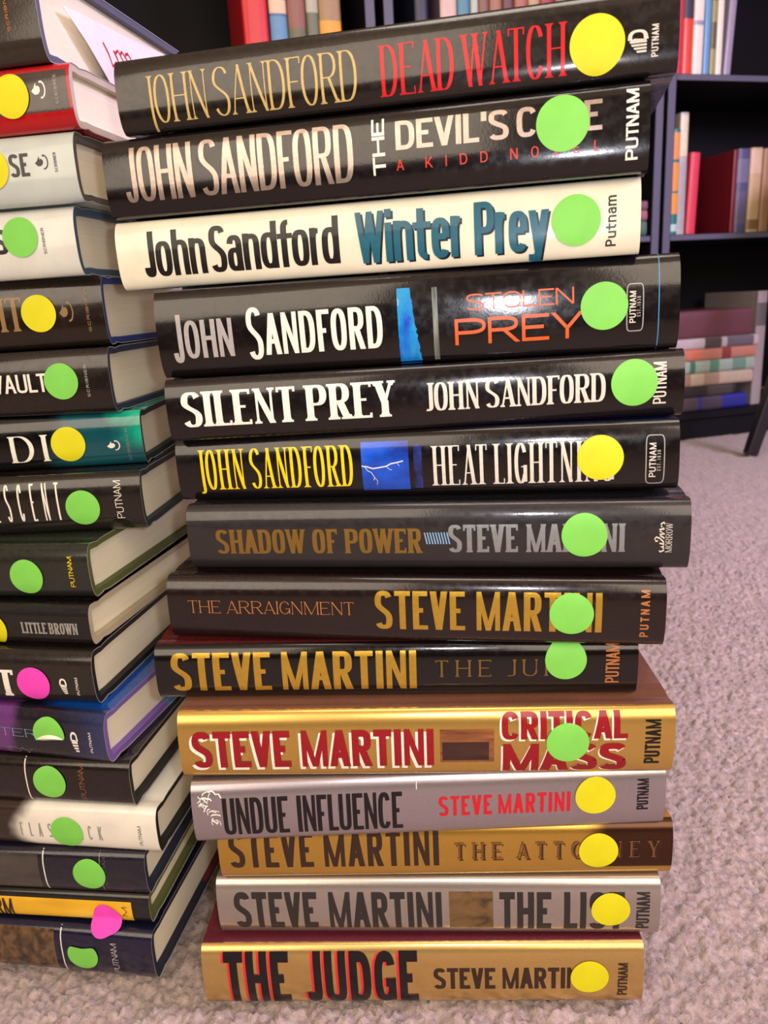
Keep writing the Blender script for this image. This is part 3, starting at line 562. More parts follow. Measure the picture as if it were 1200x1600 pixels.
def kern(a, b, h, ser):
    k = .05 if a in 'fr' else 0
    if a in 'FTPVWYLA' : k += .02
    if b in 'ATVWYJ': k += .02
    if (a, b) in (('A', 'T'), ('A', 'V'), ('T', 'A'), ('L', 'T'), ('F', 'O')): k += .03
    return k * h * (1.2 if ser else .6)
def letter_quads(text, x0, x1, h, st, jd=0.0, fc=0.0):
    """quads (lists of 4 (x, y)) of a line of lettering fitted between x0 and x1, cap height h"""
    sv, sh, ser, sert, n, gap, space = st
    sv, sh, ser, sert, gap, space = sv * h, sh * h, ser * h, sert * h, gap * h, space * h
    fixed = 0; var = 0; prev = None
    for i, ch in enumerate(text):
        if ch == ' ': fixed += space; prev = None; continue
        if prev is not None: fixed += gap - kern(prev, ch, h, ser)
        f = WID.get(ch, 1.0); sc = (1 + big) if False else 1.0
        if ch in "Ii'.1": fixed += sv * (1.1 if ch != '1' else 1.6)
        else: var += f
        if ser and ch not in 'COSGDUJ.': fixed += ser * (.9)
        prev = ch
    nI = sum(1.1 if c in "Ii'." else 1.6 if c == '1' else 0 for c in text)
    fixed -= nI * sv
    lim = .36 if len(text) > 1 else .4
    s_e = sv
    for _ in range(4):
        Wb = max((x1 - x0 - fixed - nI * s_e) / max(var, .01), sv * .5)
        s_e = min(sv, lim * Wb)
    sv = s_e
    quads = []; x = x0; prev = None
    for ch in text:
        if ch == ' ': x += space; prev = None; continue
        if prev is not None: x += gap - kern(prev, ch, h, ser)
        w = sv * (1.1 if ch != '1' else 1.6) if ch in "Ii'.1" else WID.get(ch, 1.0) * Wb
        e = ser * .45 if (ser and ch not in 'COSGDUJ.') else 0
        x += e; gx = x
        yb = -jd * h if ch == 'J' else 0.0
        hh = h - yb
        if fc and prev is None: yb = -fc * .45 * h; hh = h * (1 + fc * 1.2)
        svg = min(sv, w * {'N': .285, 'M': .205, 'W': .2, 'm': .25, 'A': .36}.get(ch, .6)) if ch not in "Ii'.1" else sv
        for pi, p in enumerate(glyph(ch, n, ser)):
            for q, lay in stroke(p, gx, yb, w, hh, svg, min(sh, .3 * h), ser, sert):
                z = .012 * pi + .006 * lay
                quads.append([(X_, Y_, z) for X_, Y_ in q])
        x += w + e; prev = ch
    return quads

def stroke(p, gx, gy, w, h, sv, sh, ser, sert):
    q = []; q2 = []
    X = lambda t: gx + sv / 2 + t * (w - sv)
    thin = max(sh, sv * .42) if ser else sv
    if p[0] == 'S':
        _, x0, y0, x1, y1, t, fl = p
        th = sv if t else (sv if sh > .6 * sv else thin)
        ax, ay, bx, by = X(x0), gy + y0 * h, X(x1), gy + y1 * h
        dx, dy = bx - ax, by - ay; L = math.hypot(dx, dy)
        hw = th / 2 * L / max(abs(dy), 1e-6) if abs(dx) > 1e-9 else th / 2
        hw = min(hw, th * .95)
        if abs(dx) > 1e-9 and t and sh < .6 * sv: hw *= 1.0
        k = max(2, int(10 * abs(y1 - y0)))
        for i in range(k):
            a, b = i / k, (i + 1) / k
            q.append([(ax + dx * a - hw, ay + dy * a), (ax + dx * a + hw, ay + dy * a), (ax + dx * b + hw, ay + dy * b), (ax + dx * b - hw, ay + dy * b)])
        if ser and fl != 'n':
            ends = []
            if fl != 't' and abs(y0) < 1e-6: ends.append((ax, ay, 1))
            if fl != 'b' and abs(y1 - 1) < 1e-6: ends.append((bx, by, -1))
            for ex, ey, s in ends:
                yo = ey + s * sert
                q2.append([(ex - hw - ser, ey), (ex + hw + ser, ey), (ex + hw + ser, yo), (ex - hw - ser, yo)])
                y2 = ey + s * (sert + ser)
                q2.append([(ex - hw - ser * .45, yo), (ex + hw + ser * .45, yo), (ex + hw, y2), (ex - hw, y2)])
    elif p[0] == 'H':
        _, x0, x1, y, tick = p
        yc = gy + sh / 2 + y * (h - sh)
        a = X(x0) - (sv / 2 if x0 <= 0 else 0); b = X(x1) + (sv / 2 if x1 >= .999 else 0)
        for i in range(2):
            yl = yc - sh / 2 + i * sh / 2
            q.append([(a, yl), (b, yl), (b, yl + sh / 2), (a, yl + sh / 2)])
        if ser and tick:
            tw = max(sert * 1.1, sv * .3); tl = max(.14 * h, sh * 1.8) if tick != 0 else 0
            for ex, s in ((b - tw, 1),) + (((a, 1),) if abs(tick) == 2 else ()):
                y0_ = yc + sh / 2 if tick < 0 else yc - sh / 2
                y1_ = y0_ - tl if tick < 0 else y0_ + tl
                q2.append([(ex, min(y0_, y1_)), (ex + tw, min(y0_, y1_)), (ex + tw, max(y0_, y1_)), (ex, max(y0_, y1_))])
    else:
        pts = [(X(a), gy + sh / 2 + b * (h - sh)) for a, b in p[1]]
        q += ribbon(pts, sv / 2, sh / 2)
    return [(a, 0) for a in q] + [(a, 1) for a in q2]

def ribbon(pts, rx, ry):
    P = [pts[0]]
    for a in pts[1:]:
        if math.hypot(a[0] - P[-1][0], a[1] - P[-1][1]) > 1e-4: P.append(a)
    closed = math.hypot(P[0][0] - P[-1][0], P[0][1] - P[-1][1]) < 1e-3 and len(P) > 4
    L, R = [], []
    m = len(P)
    for i in range(m):
        if closed: a = P[i - 1] if i else P[-2]; b = P[(i + 1) % m] if i < m - 1 else P[1]
        else: a = P[max(i - 1, 0)]; b = P[min(i + 1, m - 1)]
        dx, dy = b[0] - a[0], b[1] - a[1]; l = math.hypot(dx, dy) or 1
        nx, ny = -dy / l, dx / l
        r = math.hypot(rx * nx, ry * ny)
        L.append((P[i][0] + nx * r, P[i][1] + ny * r)); R.append((P[i][0] - nx * r, P[i][1] - ny * r))
    return [[R[i], R[i + 1], L[i + 1], L[i]] for i in range(m - 1)]

# ------------------------------------------------------------------ book
def bulge(T): return min(5.5, .15 * T + .5)
def round_y(B, k): return -B * max(0.0, 1 - k ** 3.0) ** .55
class Spine:
    def __init__(s, T): s.T = T; s.B = bulge(T)
    def y(s, v):
        k = min(1.0, abs(2 * v / s.T - 1)); return round_y(s.B, k)
    def at(s, u, v, lift):
        v = min(max(v, .25), s.T - .25)
        d = (s.y(min(v + .05, s.T)) - s.y(max(v - .05, 0))) / .1   # dy/dv
        l = math.hypot(1, d)
        return (u, s.y(v) - lift / l, v + lift * d / l)

def conform(name, quads, spn, lift, m, parent, fn=None):
    """flat shapes (u, v in mm) printed on the rounded spine"""
    V = []; F = []; idx = {}
    fn = fn or spn.at
    fine = []
    for q in quads:
        a, b, c, d = q
        ka = max(1, int(max(abs(b[1] - a[1]), abs(c[1] - d[1])) / 1.0)); kb = max(1, int(max(abs(d[1] - a[1]), abs(c[1] - b[1])) / 1.0))
        if ka == 1 and kb == 1: fine.append(q); continue
        L2 = lambda p, r, t: tuple(i + (j - i) * t for i, j in zip(p, r))
        G = [[L2(L2(a, b, i / ka), L2(d, c, i / ka), j / kb) for j in range(kb + 1)] for i in range(ka + 1)]
        for i in range(ka):
            for j in range(kb): fine.append([G[i][j], G[i + 1][j], G[i + 1][j + 1], G[i][j + 1]])
    for q in fine:
        f = []
        for P in q:
            k = tuple(round(c, 4) for c in P)
            if k not in idx: idx[k] = len(V); V.append(fn(P[0], P[1], lift + (P[2] if len(P) > 2 else 0)))
            f.append(idx[k])
        f2 = []
        for i in f:
            if i not in f2: f2.append(i)
        if len(f2) < 3: continue
        a, b, c = V[f2[0]], V[f2[1]], V[f2[2]]
        nz = (b[0] - a[0]) * (c[2] - a[2]) - (b[2] - a[2]) * (c[0] - a[0])
        F.append(f2 if nz > 0 else f2[::-1])
    return mesh(name, V, F, m, parent, smooth=True)

def grid_quads(u0, v0, u1, v1, nu=1, nv=12, jit=0, seed=1):
    R = random.Random(seed); q = []
    rows = []
    for j in range(nv + 1):
        v = v0 + (v1 - v0) * j / nv
        jr = 0.0
        if jit: t = j / nv; jr = -jit * .85 * t + R.uniform(-.5, .5) * jit * .2 * (1 - .6 * t)
        rows.append((v, u0 + (R.uniform(-.02, .02) * jit if jit else 0), u1 + jr))
    for (va, a0, a1), (vb, b0, b1) in zip(rows, rows[1:]):
        for i in range(nu):
            s, t = i / nu, (i + 1) / nu
            q.append([(a0 + (a1 - a0) * s, va), (a0 + (a1 - a0) * t, va), (b0 + (b1 - b0) * t, vb), (b0 + (b1 - b0) * s, vb)])
    return q

def profile(T, W, off, spoff, nv=26, groove=True):
    """cross-section (y, z) from lower fore edge round the spine to upper fore edge, moved inward"""
    B = bulge(T); pts = []
    ys = [W, W * .6, 24, 14, 10, 7, 4.5, 2.4]
    for y in ys:
        g = (.9 * math.exp(-((y - 7.5) / 2.6) ** 2)) if groove else 0
        pts.append((y, off + (g if off < 1 else g * .5)))
    for i in range(nv + 1):
        t = .5 - .5 * math.cos(math.pi * i / nv)
        v = off + t * (T - 2 * off)
        k = min(1, abs(2 * v / T - 1)); y = round_y(B, k) + spoff
        if i in (0, nv): y = max(y, 0.0) if off < 1 else y
        pts.append((y, v))
    for y in ys[::-1]:
        g = (.9 * math.exp(-((y - 7.5) / 2.6) ** 2)) if groove else 0
        pts.append((y, T - off - (g if off < 1 else g * .5)))
    return pts

def shell(name, outer, inner, x0, x1, mats, parent, rim=0, nx=1, side=0):
    n = len(outer); V = []; F = []; M = []
    xs = [x0 + (x1 - x0) * i / nx for i in range(nx + 1)]
    for x in xs: V += [(x, y, z) for y, z in outer]
    for x in xs: V += [(x, y, z) for y, z in inner]
    O = lambda i, j: i * n + j
    I = lambda i, j: (nx + 1) * n + i * n + j
    for i in range(nx):
        for j in range(n - 1):
            F.append((O(i, j), O(i, j + 1), O(i + 1, j + 1), O(i + 1, j))); M.append(side if outer[j][1] == outer[j + 1][1] or min(outer[j][0], outer[j + 1][0]) >= 0 else 0)
            F.append((I(i, j), I(i + 1, j), I(i + 1, j + 1), I(i, j + 1))); M.append(rim)
        F.append((O(i, 0), O(i + 1, 0), I(i + 1, 0), I(i, 0))); M.append(rim)
        F.append((O(i, n - 1), I(i, n - 1), I(i + 1, n - 1), O(i + 1, n - 1))); M.append(rim)
    for j in range(n - 1):
        F.append((O(0, j), I(0, j), I(0, j + 1), O(0, j + 1))); M.append(rim)
        F.append((O(nx, j), O(nx, j + 1), I(nx, j + 1), I(nx, j))); M.append(rim)
    return mesh(name, V, F, mats, parent, fmat=M)

def page_block(T, W, x0, x1, zin, parent, nv=14):
    pts = [(W, zin)]
    B = bulge(T); pr = []
    for i in range(nv + 1):
        v = zin + (T - 2 * zin) * i / nv; k = min(1, abs(2 * v / T - 1))
        pr.append((round_y(B, k) + 5.0, v))
    fore = [(W - 2.5 * (1 - (2 * i / 6 - 1) ** 2), T - zin - (T - 2 * zin) * i / 6) for i in range(7)]
    loop = pr + fore; n = len(loop)
    V = [(x0, y, z) for y, z in loop] + [(x1, y, z) for y, z in loop]
    F = [(i, (i + 1) % n, n + (i + 1) % n, n + i)[::-1] for i in range(n)]
    # end faces as strips between spine side and fore edge
    m = len(pr)
    def cap(off, flip):
        for i in range(m - 1):
            t0 = i / (m - 1); t1 = (i + 1) / (m - 1)
            pass
    F.append(tuple(range(n))); F.append(tuple(range(n, 2 * n))[::-1])
    return mesh('page_block', V, F, page_mat(), parent, sharp=30)

# ---- small printed devices drawn in a unit box (x right, y up)
def emblem(name):
    if name == 'putnam':
        q = []
        for i, (a, y) in enumerate(((.02, .42), (.12, .28), (.26, .14), (.42, .0))):
            q.append([(a + .06, y), (1, y), (1, y + .09), (a, y + .09)])
        q += ribbon([(.98, .56), (.98, .62)] + [(x, y) for x, y in sarc(.5, .64, .44, .3, 0, 180, 2.4)] + [(.06, .56)], .12, .055)
        q += [[(.3, .62), (.98, .56), (.98, .52), (.02, .52)]]
        return q
    if name == 'lamp':
        tip = [(0, .45), (.18, .62), (.34, .92), (.3, .68), (.5, .74), (.62, .6), (.6, .4), (.46, .26), (.22, .24)]
        c = (.4, .5); q = [[c, tip[i], tip[(i + 1) % len(tip)], c] for i in range(len(tip))]
        q += ribbon(sarc(.66, .5, .3, .46, 100, -100, 2), .045, .05)
        q += ribbon([(.6, .96), (.72, .9)], .05, .05)
        return q
    if name == 'wm':      # handwritten monogram running upward
        q = []
        for pts in ([(.5, .06), (.62, .02), (.95, .08), (.9, .14), (.6, .17), (.92, .2), (.9, .27), (.5, .3)], [(.9, .25), (.88, .34), (.5, .46), (.2, .5), (.06, .44), (.16, .36), (.36, .38)],
                    [(.95, .46), (.55, .54), (.45, .58), (.95, .6), (.5, .68), (.42, .73), (.9, .76), (.6, .84), (.56, .9), (.85, .96), (.95, .9)]):
            q += ribbon(pts, .05, .022)
        return q

def sticker(name, items, spn, m, parent, c, r, lift=.62, mode=None):
    def fn(u, v, lf):
        if mode == 'hang':
            vv = max(v, spn.T * .3); a = spn.at(u, vv, lf)
            ex = max(0, spn.T * .25 - v)
            return (u, a[1] - .5 * ex - .25, v)
        v = min(max(v, .2), spn.T - .2); return spn.at(u, v, lf)
    V = []; F = []; K = 44; NR = 7
    rad = []
    for k in range(K):
        a = 2 * math.pi * k / K; rr = r
        if mode == 'hang': rr = r * (1 + .10 * math.cos(3 * a + .6) + .05 * math.sin(2 * a))
        if mode == 'cut' and math.sin(a) > .62: rr = r * (.62 - .1 * (1 - (math.cos(a) / .785) ** 2)) / math.sin(a)
        if mode == 'peel' and math.sin(a) < 0:
            t = (math.cos(a) + 1) / 2                      # lower edge lies along the fold
            d = .42 - .16 * t; rr = min(r, r * d / max(-math.sin(a), 1e-3))
        rad.append((a, rr))
    V.append((c[0], c[1])); 
    for j in range(1, NR + 1):
        for a, rr in rad: V.append((c[0] + rr * j / NR * math.cos(a), c[1] + rr * j / NR * math.sin(a)))
    for k in range(K):
        F.append((0, 1 + k, 1 + (k + 1) % K))
        for j in range(NR - 1):
            a = 1 + j * K + k; b = 1 + j * K + (k + 1) % K
            F.append((a, a + K, b + K, b))
    top = [fn(u, v, lift) for u, v in V]
    o = mesh(name, top, F, m, parent)
    if mode == 'peel':
        q = []; base = []
        fl = []
        n = 12
        for i in range(n + 1):
            t = i / n; x = -.9 + 1.85 * t
            yb = -.42 + .16 * t; hgt = .34 * math.sin(math.pi * t) ** .7
            fl.append((x * r + c[0], yb * r + c[1], hgt * r))
        VV = []; FF = []
        for x, y, hg in fl:
            p0 = fn(x, y, lift); p1 = fn(x, y + hg, lift + .25)
            pm = fn(x, y + hg * .5, lift + 1.6 * hg / (r * .34 + .01))
            VV += [p0, pm, p1]
        for i in range(n):
            for k in range(2): FF.append((3 * i + k, 3 * i + 3 + k, 3 * i + 4 + k, 3 * i + 1 + k))
        mesh('sticker_flap', VV, FF, BACK, o)
    return o

def make_book(key, spec, name, label, group):
    T, L = spec['T'], spec['L']; W = 156.0
    root = empty(name, label, 'book', group)
    yaw, rl, pt = spec['rot']
    M = Matrix.Rotation(yaw, 4, 'Z') @ Matrix.Rotation(rl, 4, 'Y') @ Matrix.Rotation(pt, 4, 'X')
    root.matrix_world = Matrix.Translation(spec['pos']) @ M
    spn = Spine(T); h = L / 2
    c2 = spec['case2']
    cm = two_tone(tuple(spec['case']), c2[0], c2[1]) if c2 else plain('case_cloth', spec['case'], .6, bump=(700, .3, .0004), key=('case', tuple(spec['case'])))
    shell('case', profile(T, W - 1.5, .42, .45), profile(T, W - 1.5, 3.7, 4.0), -h + .4, h - .4, cm, root)
    cov = jacket_mat(('j', tuple(spec['cover']), .14)) if spec['cover'] else jacket_mat(spec['jacket'])
    shell('dust_jacket', profile(T, W, 0, 0), profile(T, W, .38, .38), -h, h, [jacket_mat(spec['jacket']), PAPER, cov], root, rim=1, nx=6, side=2)
    page_block(T, W - 5, -h + 4.5, h - 4.5, 3.75, root)
    seed = 0
    for it in spec['items']:
        k = it['k']; seed += 1
        if k in 't':
            u0, v0, u1, v1 = it['b']
            q = letter_quads(it['s'], u0, u1, v1 - v0, it['st'], it.get('jd', 0), it.get('fc', 0))
            q = [[(x, y + v0, z) for x, y, z in qq] for qq in q]
            conform(it['part'], q, spn, .12 + it.get('lift', 0) * .7, print_mat(it['c']), root)
        elif k == 'v':
            u0, v0, u1, v1 = it['b']
            q = letter_quads(it['s'], v0, v1, u1 - u0, it['st'])
            q = [[(u1 - y, x, z) for x, y, z in qq] for qq in q]
            conform(it['part'], q, spn, .14 + it.get('lift', 0) * .7, print_mat(it['c']), root)
        elif k == 'p':
            u0, v0, u1, v1 = it['b']; v0 = max(v0, .3); v1 = min(v1, T - .3)
            m = print_mat(it['m']) if it['m'] in COL else panel_mat(it['m'])
            conform(it['part'], grid_quads(max(u0, -h + .3), v0, u1, v1, 1, 24, jit=(u1 - u0) * .5 if it.get('rag') else 0), spn, .06 + it.get('lift', 0) * .5, m, root)
        elif k == 'logo':
            u0, v0, u1, v1 = it['b']
            q = [[(u0 + x * (u1 - u0), v0 + y * (v1 - v0)) for x, y in qq] for qq in emblem(it['name'])]
            conform(it['part'], q, spn, .14, print_mat(it['c']), root)
        elif k == 'frame':
            u0, v0, u1, v1 = it['b']; cx, cy = (u0 + u1) / 2, (v0 + v1) / 2
            pts = sarc(cx, cy, (u1 - u0) / 2, (v1 - v0) / 2, 0, 360, 7, 72)
            conform(it['part'], ribbon(pts, .22, .22), spn, .14, print_mat(it['c']), root)
        elif k == 'bolt':
            u0, v0, u1, v1 = it['b']; q = []
            for pts, wd in (([(0, .52), (.12, .5), (.24, .46), (.38, .48), (.52, .5), (.62, .55), (.74, .57), (.88, .6)], .28), ([(.06, .51), (.12, .42), (.2, .38), (.26, .28), (.24, .22)], .14),
                            ([(.52, .5), (.58, .44), (.64, .42)], .1), ([(.26, .28), (.32, .2), (.3, .12)], .09), ([(.74, .57), (.8, .5)], .09)):
                q += ribbon([(u0 + x * (u1 - u0), v0 + y * (v1 - v0)) for x, y in pts], wd, wd)
            conform(it['part'], q, spn, .2, print_mat(it['c']), root)
        elif k == 'bars':
            u0, v0, u1, v1 = it['b']; q = []
            for i in range(9):
                a = u0 + (u1 - u0) * i / 9; wd = (u1 - u0) / 9 * .45; s = (v1 - v0) * .35
                q.append([(a + s * .6, v0), (a + wd + s * .6, v0), (a + wd, v1), (a, v1)])
            conform(it['part'], q, spn, .12, print_mat(it['c']), root)
        elif k == 'scrape':
            u0, v0, u1, v1 = it['b']; R = random.Random(7); q = []
            def path(x, y, a, n, s, wd):
                pts = [(x, y)]
                for _ in range(n):
                    a += R.uniform(-.9, .9); x += math.cos(a) * s; y += math.sin(a) * s
                    x = min(max(x, u0), u1); y = min(max(y, v0), v1); pts.append((x, y))
                return ribbon(pts, wd * R.uniform(.5, 1.3), wd * R.uniform(.5, 1.3))
            big = (u1 - u0) > 8
            if big:
                q += ribbon([(u0 + .45 * (u1 - u0), v1 - 1), (u0 + .62 * (u1 - u0), v1 - .4), (u0 + .78 * (u1 - u0), v1 - 2.2), (u0 + .9 * (u1 - u0), v1 - 2), (u1, v1 - 4)], .35, .35)
                for i in range(16):
                    t = i / 15
                    q += path(u0 + (u1 - u0) * (.25 + .45 * t + R.uniform(-.12, .12)), v1 - (v1 - v0) * (.12 + .75 * t), R.uniform(0, 6), 5, .9, .32)
                for i in range(6): q += path(u0 + (u1 - u0) * .12, v1 - (v1 - v0) * R.uniform(.2, .4), 5.2, 4, .8, .15)
            else:
                q += path(u0, v1, -1.0, 7, (v1 - v0) * .22, .22)
            conform(it['part'], q, spn, .24, print_mat(it['c']), root)
        elif k == 's':
            mode = 'peel' if it.get('peel') else 'cut' if it.get('cut') else 'hang' if it.get('hang') else None
            sticker('round_sticker', None, spn, STK[it['c']], root, it['p'], it['r'], mode=mode)
    return root

# ------------------------------------------------------------------ the setting
def structure(o): o['kind'] = 'structure'; return o

def carpet_mat():
    b = NB('carpet_pile'); n = b.noise(260, 4); n2 = b.noise(9, 3); n3 = b.noise(1300, 2)
    c = b.ramp(n.outputs[0], [(.3, (140, 121, 111)), (.52, (168, 149, 140)), (.75, (186, 169, 162))])
    c = b.mix(b.mapr(n2.outputs[0], .45, .75, 0, .25), c, lin((128, 114, 106)))
    b.l(c, b.p.inputs['Base Color']); b.p.inputs['Roughness'].default_value = .95
    b.p.inputs['Sheen Weight'].default_value = .25
    b.bump(b.math('ADD', n.outputs[0], b.math('MULTIPLY', n3.outputs[0], .5)), .8, .0018)
    return b.m
CARPET = carpet_mat()
structure(box('floor', -2.6, 2.8, -1.9, 2.75, -.06, -.012, CARPET))
def carpet():
    def axis(a, b, lo, hi, fine, k):
        out = []; x = lo
        while x < hi:
            out.append(x)
            d = max(0, a - x, x - b); x += fine * (1 + k * d)
        return np.array(out + [hi])
    xs = axis(-.32, .55, -1.6, 1.9, .0019, 9); ys = axis(.27, .85, -.3, 2.7, .0019, 6)
    def h(x, y):
        v = noise.voronoi((x * 190 + 1.2 * noise.noise((x * 70, y * 70, 5)), y * 165 + 1.2 * noise.noise((x * 70, y * 70, 15)), 1.7), distance_metric='DISTANCE')[0]
        t = (v[1] - v[0])
        a = noise.noise((x * 420, y * 420, 3.0)); c = noise.noise((x * 60, y * 60, 9.0)); e = noise.noise((x * 115, y * 115, 31.0))
        return -.0064 + .0050 * min(1.0, t * 1.7) ** .6 + .0012 * a + .0016 * c + .0024 * e
    ny, nx = len(ys), len(xs)
    V = np.empty((ny * nx, 3)); 
    V[:, 0] = np.tile(xs, ny); V[:, 1] = np.repeat(ys, nx)
    V[:, 2] = [min(-.0001, h(x, y)) for y in ys for x in xs]
    i = np.arange((ny - 1) * (nx - 1)); r = i // (nx - 1); c = i % (nx - 1); a = r * nx + c
    F = np.stack([a, a + 1, a + nx + 1, a + nx], 1)
    me = bpy.data.meshes.new('carpet'); me.vertices.add(len(V)); me.vertices.foreach_set('co', V.ravel())
    me.loops.add(F.size); me.loops.foreach_set('vertex_index', F.ravel().astype(np.int32))
    me.polygons.add(len(F)); me.polygons.foreach_set('loop_start', np.arange(0, F.size, 4, dtype=np.int32))
    me.update(calc_edges=True); me.polygons.foreach_set('use_smooth', [True] * len(F))
    me.materials.append(CARPET)
    o = bpy.data.objects.new('carpet', me); COLL.objects.link(o)
    o['label'] = 'beige grey tufted carpet covering the whole floor'; o['category'] = 'carpet'; o['kind'] = 'stuff'
carpet()
WALL = plain('wall_paint', (150, 132, 112), .85)
structure(box('wall_back', -2.6, 2.8, 2.75, 2.83, 0, 2.4, WALL))
structure(box('wall_front', -2.6, 2.8, -1.98, -1.9, 0, 2.4, WALL))
structure(box('dark_reflect_board_1', -2.6, 2.8, -1.9, -1.86, 0, .62, plain('dark_reflect_paint', (40, 30, 26), .6)))  # unseen dark board, added so the lower spines reflect something dark
structure(box('wall_left', -2.68, -2.6, -1.9, 2.75, 0, 2.4, WALL))
structure(box('wall_right', 2.8, 2.88, -1.9, 2.75, 0, 2.4, WALL))
structure(box('ceiling', -2.68, 2.88, -1.98, 2.83, 2.4, 2.46, plain('ceiling_paint', (222, 208, 190), .9)))

# ------------------------------------------------------------------ the two stacks of books in front
RIGHT = dict(
 dead=('dark book with gold and red spine lettering, yellow dot, topmost of right stack', ),
 devil=('black book with tall pale metallic lettering, second from top of the right stack',),
 winter=('cream white book with black and teal lettering and a green dot in the right stack',),
 stolen=('thick black book with a torn blue strip and orange lettering on its spine',),
 silent=('black book with bold white serif lettering and green dot, directly below the thick blue-striped one',),
 heat=('black book with yellow lettering and a blue lightning picture on its spine',),
 shadow=('charcoal grey book with dull gold and silver lettering and a green dot',),
 arraign=('dark brown book with thin copper title and gold foil author lettering, green dot',),
 jury=('glossy black book with large gold foil lettering at its left end, green dot',),
 critical=('gold foil book with dark red white-edged lettering and a small wooden box picture',),
 undue=('silver book with scuffed left end, black and red lettering and yellow dot',),
 attorney=('gold foil book with brown lettering and a brown patch at its right end',),
 lst=('silver book with black lettering around a small brown picture, yellow dot',),
 judge=('gold book with red-edged black lettering, lowest of the right stack on the carpet',))
LEFT = dict(
 L1='dark brown book with grey-blue case and a paper slip hanging out, topmost of left stack',
 L2='red book with a dark spine panel and a yellow dot, second in the left stack',
 L3='pale grey book with black letters SE and a yellow dot in the left stack',
 L4='white book with grey-blue case and green dot in the left stack',
 L5='brown book with tan lettering, a bright blue case and yellow dot',
 L6='dark brown book with white sans lettering and green dot, below the blue-cased one',
 L7='black and teal book with white flame emblem and yellow dot',
 L8='dark book with thin tall white lettering and green dot, below the teal one',
 L9='olive-cased dark grey book with yellow publisher lettering and a green dot',
 L10='black book without a jacket rim, silver lettering at its foot, under the olive-cased one',
 L11='dark brown book with a round pink dot and white emblem on the spine',
 L12='purple and blue book with lilac case and a half peeled green dot',
 L13='dark brown book with a white line and copper lettering, green dot',
 L14='white book with grey spaced lettering and a brown stain-like picture at left',
 L15='navy book with grey left half and a white line, green dot covering thin lettering',
 L16='thin yellow-spined book with a wrinkled pink dot hanging off its lower edge',
 L17='navy book with brown forest picture, lowest of the left stack on the carpet')
built = {}
for k, v in RIGHT.items(): built[k] = make_book(k, BOOKS[k], 'hardcover_book', v[0], 'hardcover books in the right stack')
for k, v in LEFT.items(): built[k] = make_book(k, BOOKS[k], 'hardcover_book', v, 'hardcover books in the left stack')

# paper slip tucked under the cover of the topmost left book, its corner hanging out over the page ends
def slip():
    b = BOOKS['L1']; T, h = b['T'], b['L'] / 2
    root = built['L1']
    # local (y, z) of the slip in the plane just outside the page ends
    poly = SLIP
    def at(y, z, off=0.0): return (h + 1.2 + off + .8 * math.sin(y / 22) + (3 - min(3, max(0, (T - 3.2 - z) * .12))) * -1.0, y, z)
    (ya, za), (yb, zb), (yc, zc), (yd, zd) = poly
    V = []; F = []; n = 10; m = 8
    for i in range(n + 1):
        t = i / n
        for j in range(m + 1):
            s = j / m
            yt, zt = ya + (yb - ya) * t, za + (zb - za) * t
            yl, zl = yd + (yc - yd) * t, zd + (zc - zd) * t
            V.append(at(yt + (yl - yt) * s, zt + (zl - zt) * s))
    N = len(V)
    V += [(x - .15, y, z) for x, y, z in V]
    for i in range(n):
        for j in range(m):
            a = i * (m + 1) + j
            F.append((a, a + m + 1, a + m + 2, a + 1)); F.append((N + a, N + a + 1, N + a + m + 2, N + a + m + 1))
    rim = [i * (m + 1) for i in range(n + 1)] + [n * (m + 1) + j for j in range(1, m + 1)] + [i * (m + 1) + m for i in range(n - 1, -1, -1)] + [j for j in range(m - 1, 0, -1)]
    for a, c in zip(rim, rim[1:] + rim[:1]): F.append((a, N + a, N + c, c))
    o = mesh('paper_slip', V, F, plain('slip_paper', (240, 238, 240), .6), None)
    o.matrix_world = root.matrix_world.copy()
    o['label'] = 'white paper slip with red handwriting hanging from the topmost left book'; o['category'] = 'paper'
    q = []
    for pts in SLIP_INK: q += ribbon(pts, .8, .8)
    VV = []; FF = []
    for qq in q:
        FF.append([len(VV) + i for i in range(4)]); VV += [at(y, z, .12) for y, z in qq]
    mesh('handwriting', VV, FF, plain('red_ink', (200, 44, 66), .6), o)
slip()

# ------------------------------------------------------------------ bookcases along the far side
BLACK = plain('black_laminate', (12, 12, 17), .65)
BLACK.node_tree.nodes['Principled BSDF'].inputs['Specular IOR Level'].default_value = .2
EDGE = plain('lilac_lit_edge', (84, 84, 104), .5)  # cool light on the black front edges, put into their colour
CY = math.radians(15); CP = Vector((.70, 1.89, 0))
CDIR = Vector((math.cos(CY), math.sin(CY), 0)); CDEP = Vector((-math.sin(CY), math.cos(CY), 0))
def bookcase(s0, s1, label):
    r = empty('bookcase', label, 'bookcase', 'black bookcases in a row'); p = CP + CDIR * s0
    r.location = p; r.rotation_euler = (0, 0, CY)
    wd = s1 - s0; D = .29; t = .021
    def edged(n, a, b, c, d, e, f):
        o = box(n, a, b, c, d, e, f, BLACK, r, .0012); o.data.materials.append(EDGE)
        for q in o.data.polygons:
            if q.normal.y < -.9: q.material_index = 1
    for a in (0, wd - t): edged('side_panel', a, a + t, 0, D, 0, 1.86)
    for z, th in ((.05, .016), (.478, .014), (.817, .014), (1.15, .014), (1.5, .014), (1.86, .02)):
        (edged if z > .1 else lambda n, *q: box(n, *q, BLACK, r))('shelf', t + .0005, wd - t - .0005, .002, D - .012, z, z + th)
    box('back_panel', t + .0005, wd - t - .0005, D - .008, D, .07, 1.86, BLACK, r)
    box('plinth', t + .0005, wd - t - .0005, .012, .026, 0, .0495, BLACK, r)
    return r
bookcase(-.017, .70, 'black bookcase at the right with standing books and a pile of books low down')
bookcase(-.669, -.026, 'black bookcase in the middle, mostly hidden behind the right stack')
